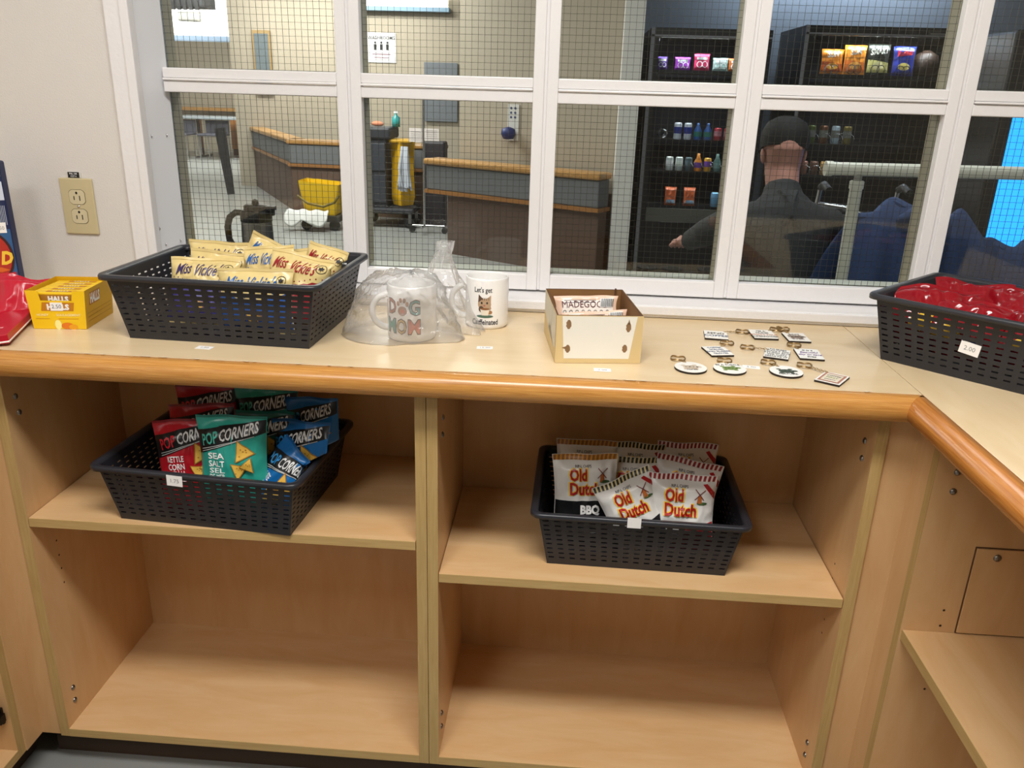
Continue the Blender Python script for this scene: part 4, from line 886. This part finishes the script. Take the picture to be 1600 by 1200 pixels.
v1,sh1,a1,b1=vending('vending_machine',.77,1.63,5.2,1.80,'black snack and can vending machine left of the person, seen through the third pane')
v2,sh2,a2,b2=vending('vending_machine',1.86,2.94,5.2,1.84,'black vending machine with chip bags on its top shelf, seen through the fourth pane')
def item(kind,x,y,z,w,h,col,lab,grp,design=None,seed=0,col2=None):
    if kind=='can':
        p=MB(); p.lathe([(0,0),(w*.45,0),(w*.5,h*.05),(w*.5,h*.9),(w*.42,h),(0,h)],M(col,.3,.2),16)
        if col2: p.lathe([(w*.505,h*.35),(w*.505,h*.75)],M(col2,.4),16)
        o=p.build('drink_can',matrix=Matrix.Translation((x,y,z))); tag(o,lab,'can',grp)
    elif kind=='bottle':
        p=MB(); p.lathe([(0,0),(w*.45,0),(w*.5,h*.05),(w*.5,h*.55),(w*.2,h*.85),(w*.2,h),(0,h)],M(col,.3),16)
        if col2: p.lathe([(w*.505,h*.2),(w*.505,h*.5)],M(col2,.4),16)
        o=p.build('drink_bottle',matrix=Matrix.Translation((x,y,z))); tag(o,lab,'bottle',grp)
    else:
        bag('snack_bag',w,h,(x,y,z+h),0,5,0,(col,.35),design or (lambda P,w,h:None),lab,grp,thick=.025,seed=seed)
def bands(c1,txt,c2,tc='f4f0e0'):
    def d(P,w,h):
        P.poly([(-w/2+.003,h*.08),(w/2-.003,h*.08),(w/2-.003,h*.4),(-w/2+.003,h*.5)],M(c1,.4),1); P.text(txt,0,h*.68,w*.33,M(tc,.4),2,.04,.15,.12,.8); P.ell(0,h*.3,w*.28,h*.13,M(c2,.4),2)
        P.ring(-w*.14,h*.17,w*.2,w*.2,w*.03,CHROME,3,14); P.ring(w*.14,h*.17,w*.2,w*.2,w*.03,CHROME,3,14)
    return d
G2='chip bags in the right vending machine'
for k,(c,d,lab) in enumerate([('e88a22',bands('c4571a','SUN','e8a83c'),'orange chip bag at the left of the top shelf'),('ee9428',bands('d26a1c','SUN','e0a04a'),'taller orange chip bag, second on the top shelf'),('262b22',bands('d9cf7c','SMART','e8dfa0'),'black and pale yellow popcorn bag on the top shelf'),('26348c',bands('2a3a9c','Ruffles','e6cf70','c8242c'),'dark blue chip bag with red lettering on the top shelf')]):
    item('bag',[2.095,2.255,2.42,2.60][k],5.27,sh2[0],.16,[.17,.20,.21,.20][k],c,lab,G2,d,60+k)
tag(MB().lathe([(0,0),(.08,.02),(.10,.1),(.08,.2),(.02,.25),(0,.25)],M('3b2a20',.5),14).build('snack_bag',matrix=Matrix.Translation((2.78,5.32,sh2[0]))@Matrix.Diagonal((1,1,.72,1))),'dim brown bag at the right end of the machine top shelf','snack bag',G2)
G1='small pouches in the left vending machine'
for k,(c,lab) in enumerate([('5c3a90','dim purple pouch at the far left of the lit shelf'),('a03ab8','bright purple pouch on the lit shelf'),('c8305c','pink red pouch on the lit shelf'),('a8c8c0','pale mint pouch on the lit shelf'),('c86a2a','orange pouch at the right end of the lit shelf')]):
    item('bag',[.87,1.02,1.158,1.295,1.41][k],5.27,sh1[0],.115 if k else .08,.09+(.025 if k==2 else 0),c,lab,G1,lambda P,w,h:(P.ring(-w*.15,h*.35,w*.2,w*.2,w*.05,WT,1,12),P.ring(w*.2,h*.35,w*.2,w*.2,w*.05,WT,1,12),P.rect(-w*.35,w*.35,h*.62,h*.78,WT,1)),70+k)
G3='drinks in the left vending machine'
for k,(c,c2,lab) in enumerate([('d8dce4','2a3a8c','white and blue can, left of its pair'),('d8dce4','2a3a8c','white and blue can, right of its pair'),('2a5a9c','2f7a6a','blue and teal bottle, left of its pair'),('2a5a9c','2f7a6a','blue and teal bottle, right of its pair'),('a8303c','c8848c','red can next to the teal bottles'),('a8303c','c8848c','red can at the right end of its shelf')]):
    item('bottle' if k in(2,3) else 'can',1.03+k*.075,5.26,sh1[1],.058,.12 if k<4 else .09,c,lab+' on the second shelf',G3,col2=c2)
for k,(c,c2,lab) in enumerate([('b8beb8','e0e0dc','silver can at the left of the third shelf'),('b8beb8','d8dcd0','silver can second on the third shelf'),('46585c','5a6c70','dark grey can on the third shelf'),('c87a24','6a3a8c','orange and purple bottle on the third shelf'),('c8942c','6a3a8c','yellow and purple can on the third shelf'),('4a6a64','6a8a84','green grey bottle on the third shelf')]):
    item('bottle' if k in(3,5) else 'can',.99+k*.072,5.26,sh1[2],.056,.10 if k not in(3,5) else .13,c,lab,G3,col2=c2)
for k,(x,c,lab) in enumerate([(1.02,'b5562a','orange pouch at left of the lowest shelf'),(1.165,'b5562a','orange pouch in the middle of the lowest shelf')]): item('bag',x,5.27,sh1[3],.09,.14,c,lab,G1,lambda P,w,h:P.poly([(-w*.4,h*.1),(w*.45,h*.1),(w*.4,h*.3),(-w*.35,h*.3)],M('8fb0c8',.4),1),80+k)
item('can',1.36,5.26,sh1[3],.06,.11,'6a9ab8','blue silver can lying low on the lowest shelf',G3)
for x in (.92-1.2,.0): coil(v1,x,sh1[1],.06) if 0 else None
for k in range(6): coil(v1,-.21+k*.072,sh1[2],.03,.03)
coil(v1,-.28,sh1[1],.03)
for k in range(4): coil(v2,-.365+k*.088,sh2[1],.03,.036)
for k in range(5): coil(v2,-.39+k*.078,sh2[2],.03,.034)
for k in range(4): item('can',2.035+k*.088,5.30,sh2[1],.06,.13,['5a6a2c','7a4a2c','b8c8d0','8a7a3c'][k],['olive','brown','silver','mustard'][k]+' can on the second shelf of the right machine','cans in the right vending machine',col2='8a8a80')
for k in range(5): item('can',2.01+k*.078,5.30,sh2[2],.06,.10,['8a5a4c','6a4a3c','c89a5c','7a8aa0','8a2a3c'][k],['rosy','dark brown','tan','blue grey','dark red'][k]+' can on the third shelf of the right machine','cans in the right vending machine')
# blue drinks machine
v3=empty('vending_machine',(3.235,4.1,0),0,'drinks machine with a glowing blue front at the right edge of the window','vending machine')
kk(MB().box(-.44,.45,0,.8,.02,1.76,VB_),'cabinet',v3,bevel=.02)
p=MB(); p.add([(-.36,-.006,.05),(.44,-.006,.05),(.44,-.006,1.32),(-.36,-.006,1.32),(-.36,0,.05),(.44,0,.05),(.44,0,1.32),(-.36,0,1.32)],[(0,1,2,3),(4,0,3,7),(1,5,6,2)],M('2496f2',.4,emit=2.1,var=.35,vscale=2.5,name='lit_blue')); kk(p,'lit_panel',v3)
#==================================================================== PVC RAIL, WALKER, JACKET, PERSON
PV=M('d9d9cc',.35,name='pvc')
pr=empty('pvc_rail',(1.15,1.5,0),0,'white plastic pipe rail with one post outside the two right panes','rail')
kk(MB().tube([(-.112,0,1.135),(.75,0,1.142)],.0205,PV,20),'top_pipe',pr); kk(MB().tube([(-.112,0,1.135),(-.09,0,1.135)],.0235,PV,20),'end_cap',pr)
kk(MB().tube([(-.005,0,1.10),(.002,0,0)],.0195,PV,20).tube([(-.005,0,1.098),(-.005,0,1.075)],.0225,PV,20),'post',pr); kk(MB().tube([(-.004,0,1.13),(-.005,0,1.095)],.013,M('8a8a86',.5),14),'coupling',pr)
# jacket draped over a chair
ch=empty('armchair',(1.62,1.95,0),0,'dark chair outside the window carrying the blue jacket','chair')
kk(MB().box(-.28,.22,-.05,.5,.40,.46,M('202228',.6)),'seat',ch,bevel=.02); kk(MB().box(-.26,.20,-.06,-.02,.46,.86,M('202228',.6)),'backrest',ch,bevel=.02)
for x in (-.24,.18):
    for y in (-.03,.45): kk(MB().tube([(x,y,0),(x,y,.41)],.014,BLK,8),'leg',ch)
jk=MB(); nu,nv=44,30
def jf(u,v):   # u along chair back, v over the top from back side to front
    x=-.34+.74*u; t=v*2-1
    zt=.95+.05*math.sin(u*7)-.10*max(0,u-.55)*2.2+.05*math.exp(-((u-.55)/.12)**2)
    fold=.03*noise.noise(Vector((u*9,v*3,1)))+.018*math.sin(u*34+v*4)
    y=-.04+.075*math.sin(t*PI/2)+(-.06 if t<0 else .05)*abs(t)+fold; z=zt-.50*abs(t)**1.35*(1-.25*u)+fold*.6
    return (x+.03*math.sin(v*5+u*2)-(.10*(abs(t))*(1-u)),y,z)
jk.add([jf(i/nu,j/nv) for j in range(nv+1) for i in range(nu+1)],[(j*(nu+1)+i,j*(nu+1)+i+1,(j+1)*(nu+1)+i+1,(j+1)*(nu+1)+i) for j in range(nv) for i in range(nu)],M('2b3f66',.9,bump=.4,bscale=400,name='blue_fleece'),True)
o=jk.build('hooded_jacket',matrix=Matrix.Translation((1.62,1.90,0)),sub=1); so=o.modifiers.new('so','SOLIDIFY'); so.thickness=.02; tag(o,'crumpled blue hooded jacket draped over a chair outside the right panes','jacket')
k=kk(MB().tube([(-.19,-.06,.93),(-.15,-.09,.955),(-.09,-.10,.96),(-.03,-.08,.94)],[.018,.034,.038,.02],M('2b3f66',.9,bump=.4,bscale=400,name='blue_fleece'),12),'hood_roll',o)
# rollator walker
wk=empty('rollator_walker',(1.70,3.0,0),0,'black wheeled walker with curved chrome handles right of the seated person','walker')
for s in (-.22,.16):
    kk(MB().tube([(s,.1,.08),(s,.05,.75),(s,.0,.93)],.012,CHROME,8).tube([(s,.0,.93),(s,-.05,.95),(s,-.14,.93)],.017,BLK,8),'handle_frame',wk)
    kk(MB().tube([(s-.012,.1,.09),(s+.012,.1,.09)],.09,BLK,20),'wheel',wk); kk(MB().tube([(s-.012,-.35,.09),(s+.012,-.35,.09)],.09,BLK,20).tube([(s,-.35,.09),(s,.0,.6)],.012,CHROME,8),'wheel',wk)
kk(MB().tube([(-.22,.0,.85),(-.1,-.04,.84),(.05,-.10,.79),(.12,-.12,.76)],.010,CHROME,8),'brake_bar',wk); kk(MB().box(-.2,.14,-.25,.02,.52,.56,BLK),'seat',wk,bevel=.01)
sg=MB()
for q in range(7): sg.box(-.19,.13,-.20,-.19,.56+.028*q,.57+.028*q,M('2a2c30',.4))
kk(sg,'slatted_back',wk)
# person
SK=M('b88474',.55,name='skin'); JKT=M('24272a',.8,bump=.3,bscale=300,name='dark_jacket')
def skin(name,nodes,edges,m,par=None,vox=.008):   # limbs as tapered lofts, fused by a voxel remesh into one continuous surface
    mb=MB(); rad=lambda n:(n[1] if isinstance(n[1],tuple) else (n[1],n[1]))
    for n in nodes:
        rx,ry=rad(n); rz=min(rx,ry); V=[];F_=[]; u,v=14,8
        for j in range(v+1):
            for i in range(u): V.append((n[0][0]+rx*math.sin(PI*j/v)*math.cos(2*PI*i/u),n[0][1]+ry*math.sin(PI*j/v)*math.sin(2*PI*i/u),n[0][2]+rz*math.cos(PI*j/v)))
        mb.add(V,[(j*u+i,(j+1)*u+i,(j+1)*u+(i+1)%u,j*u+(i+1)%u) for j in range(v) for i in range(u)],m,True)
    for i0,i1 in edges:
        A,B_=Vector(nodes[i0][0]),Vector(nodes[i1][0]); d=(B_-A).normalized(); ra,rb=rad(nodes[i0]),rad(nodes[i1])
        ex=Vector((1,0,0)) if abs(d.x)<.8 else Vector((0,0,1)); ex=(ex-d*ex.dot(d)).normalized(); ey=d.cross(ex); V=[]
        for P,r in ((A,ra),(B_,rb)):
            for k in range(16): t=2*PI*k/16; V.append(P+ex*r[0]*math.cos(t)+ey*r[1]*math.sin(t))
        mb.add(V,[(k,(k+1)%16,16+(k+1)%16,16+k) for k in range(16)]+[tuple(range(16))[::-1],tuple(range(16,32))],m,True)
    o=mb.build(name,par)
    md=o.modifiers.new('rm','REMESH'); md.mode='VOXEL'; md.voxel_size=vox; md.use_smooth_shade=True
    sm=o.modifiers.new('sm','SMOOTH'); sm.iterations=4; sm.factor=.5
    return o
pe=empty('person',(1.10,2.10,0),0,'person in a black cap and dark jacket seated with back turned, reaching toward the machine','person')
N=[((.0,-.02,.50),(.15,.11)),((0,0,.66),(.14,.10)),((0,.05,.83),(.14,.09)),((0,.11,.92),(.07,.06)),((-.0,.15,1.0),(.066,.066)),((0,.19,1.07),(.070,.078)),((0,.20,1.15),(.082,.098)),((0,.20,1.20),(.07,.085)),
 ((.17,.08,.865),.042),((.22,.14,.70),.045),((.18,.34,.62),.036),((.14,.42,.62),.026),
 ((-.17,.09,.865),.042),((-.25,.30,.78),.045),((-.285,.56,.695),.034),((-.30,.66,.675),.026),
 ((.09,.10,.48),.085),((.11,.42,.47),.06),((.11,.44,.10),.042),((.11,.52,.04),.04),
 ((-.09,.10,.48),.085),((-.11,.42,.47),.06),((-.11,.44,.10),.042),((-.11,.52,.04),.04)]
Eg=[(0,1),(1,2),(2,3),(3,4),(4,5),(5,6),(6,7),(2,8),(8,9),(9,10),(10,11),(2,12),(12,13),(13,14),(14,15),(0,16),(16,17),(17,18),(18,19),(0,20),(20,21),(21,22),(22,23)]
def hand(base,dirv,side):   # palm + five fingers as skinned chains
    d=Vector(dirv).normalized(); sd=d.cross(Vector((0,0,1))).normalized()*side; dn=Vector((0,0,-1)); b=Vector(N[base][0])
    i=len(N); N.append((tuple(b+d*.045),(.036,.016))); Eg.append((base,i))
    for k,(o_,L) in enumerate(((-.030,.062),(-.010,.074),(.010,.070),(.029,.056))):
        a=b+d*.085+sd*o_; j=len(N); N.append((tuple(a),.0105)); N.append((tuple(a+d*L*.5+dn*.008),.009)); N.append((tuple(a+d*L*.8+dn*.03),.008)); Eg.extend([(i,j),(j,j+1),(j+1,j+2)])
    j=len(N); a=b+d*.035-sd*.042+dn*.01; N.append((tuple(a),.011)); N.append((tuple(a+d*.03-sd*.012+dn*.012),.009)); Eg.extend([(i,j),(j,j+1)])
hand(15,(-.1,.9,-.15),1); hand(11,(-.3,.8,0),-1)
skin('body',N,Eg,SK,pe,.005)
J=[((0,-.02,.50),(.175,.135)),((0,0,.66),(.165,.13)),((0,.04,.82),(.19,.125)),((0,.085,.900),(.13,.10)),((0.0,.13,.965),(.082,.082)),((.18,.08,.86),.075),((.23,.14,.70),.062),((.185,.33,.62),.05),((-.18,.09,.86),.075),((-.255,.30,.78),.062),((-.287,.55,.70),.048)]
skin('jacket',J,[(0,1),(1,2),(2,3),(3,4),(2,5),(5,6),(6,7),(2,8),(8,9),(9,10)],JKT,pe)
skin('trousers',[((0,-.0,.48),(.17,.12)),((.09,.10,.48),.10),((.11,.42,.47),.078),((.11,.44,.12),.06),((-.09,.10,.48),.10),((-.11,.42,.47),.078),((-.11,.44,.12),.06)],[(0,1),(1,2),(2,3),(0,4),(4,5),(5,6)],M('2a2420',.8),pe)
cp=MB(); cp.lathe([(.092,0),(.098,.03),(.096,.07),(.078,.105),(.045,.125),(0,.132)],M('0e0f11',.8,bump=.3,bscale=300),28)
cp.prism([(.085*math.cos(t),.085+.075*math.sin(t)*1.0) for t in [PI*k/10 for k in range(11)]],0,.006,M('0e0f11',.8))
o=cp.build('cap'); o.parent=pe; o.matrix_local=TR((0,.20,1.145),rx=-.25,ry=.05)
for s in (-1,1):
    e=MB(); e.lathe([(0,-.03),(.012,-.024),(.017,-.005),(.016,.014),(.009,.028),(0,.032)],SK,12); o=e.build('ear'); o.parent=pe; o.matrix_local=TR((s*.083,.195,1.115),ry=s*.15)
    o.scale=(.55,1,1)
no=MB(); no.lathe([(0,-.02),(.014,-.014),(.012,.01),(0,.028)],SK,10); o=no.build('nose'); o.parent=pe; o.location=(0,.305,1.10)
st=empty('stool',(1.10,2.10,0),0,'low dark seat under the seated person outside the window','stool')
kk(MB().box(-.2,.2,-.18,.22,.32,.37,BLK),'seat',st,bevel=.02)
for x in (-.16,.16):
    for y in (-.14,.18): kk(MB().tube([(x,y,0),(x,y,.33)],.014,BLK,8),'leg',st)

# ---- screws, hatches and panes belong to the panel that carries them
def under(child,par):
    child.parent=par; child.matrix_parent_inverse=Matrix.Identity(4)
def kids(o,nm): return [c for c in o.children if c.name.split('.')[0]==nm]
c1,c2,cl,cr,ct=[KEEP[k] for k in ('c1','c2','cl','cr','ct')]
for c,i0,i1 in ((c1,0,0),(c2,0,1),(cr,0,0)):
    sp=kids(c,'side_panel')
    for k in kids(c,'screw')+kids(c,'shelf_pin_hole')+kids(c,'access_hatch')+kids(c,'hatch_gap'):
        x=(k.data.vertices[0].co.x); under(k,sp[i0] if (c is not c2 or x<.3) else sp[i1])
for v in (v1,v2):
    d=kids(v,'door')[0]
    for k in kids(v,'door_trim')+kids(v,'glass_pane'): under(k,d)
pl=kids(ou,'cover_plate')[0]
for k in kids(ou,'receptacle')+kids(ou,'screw'): under(k,pl)
under(kids(cl,'hinge')[0],kids(cl,'side_panel')[0])
for m in (hb,): under(kids(m,'price_sticker')[0],kids(m,'carton')[0])
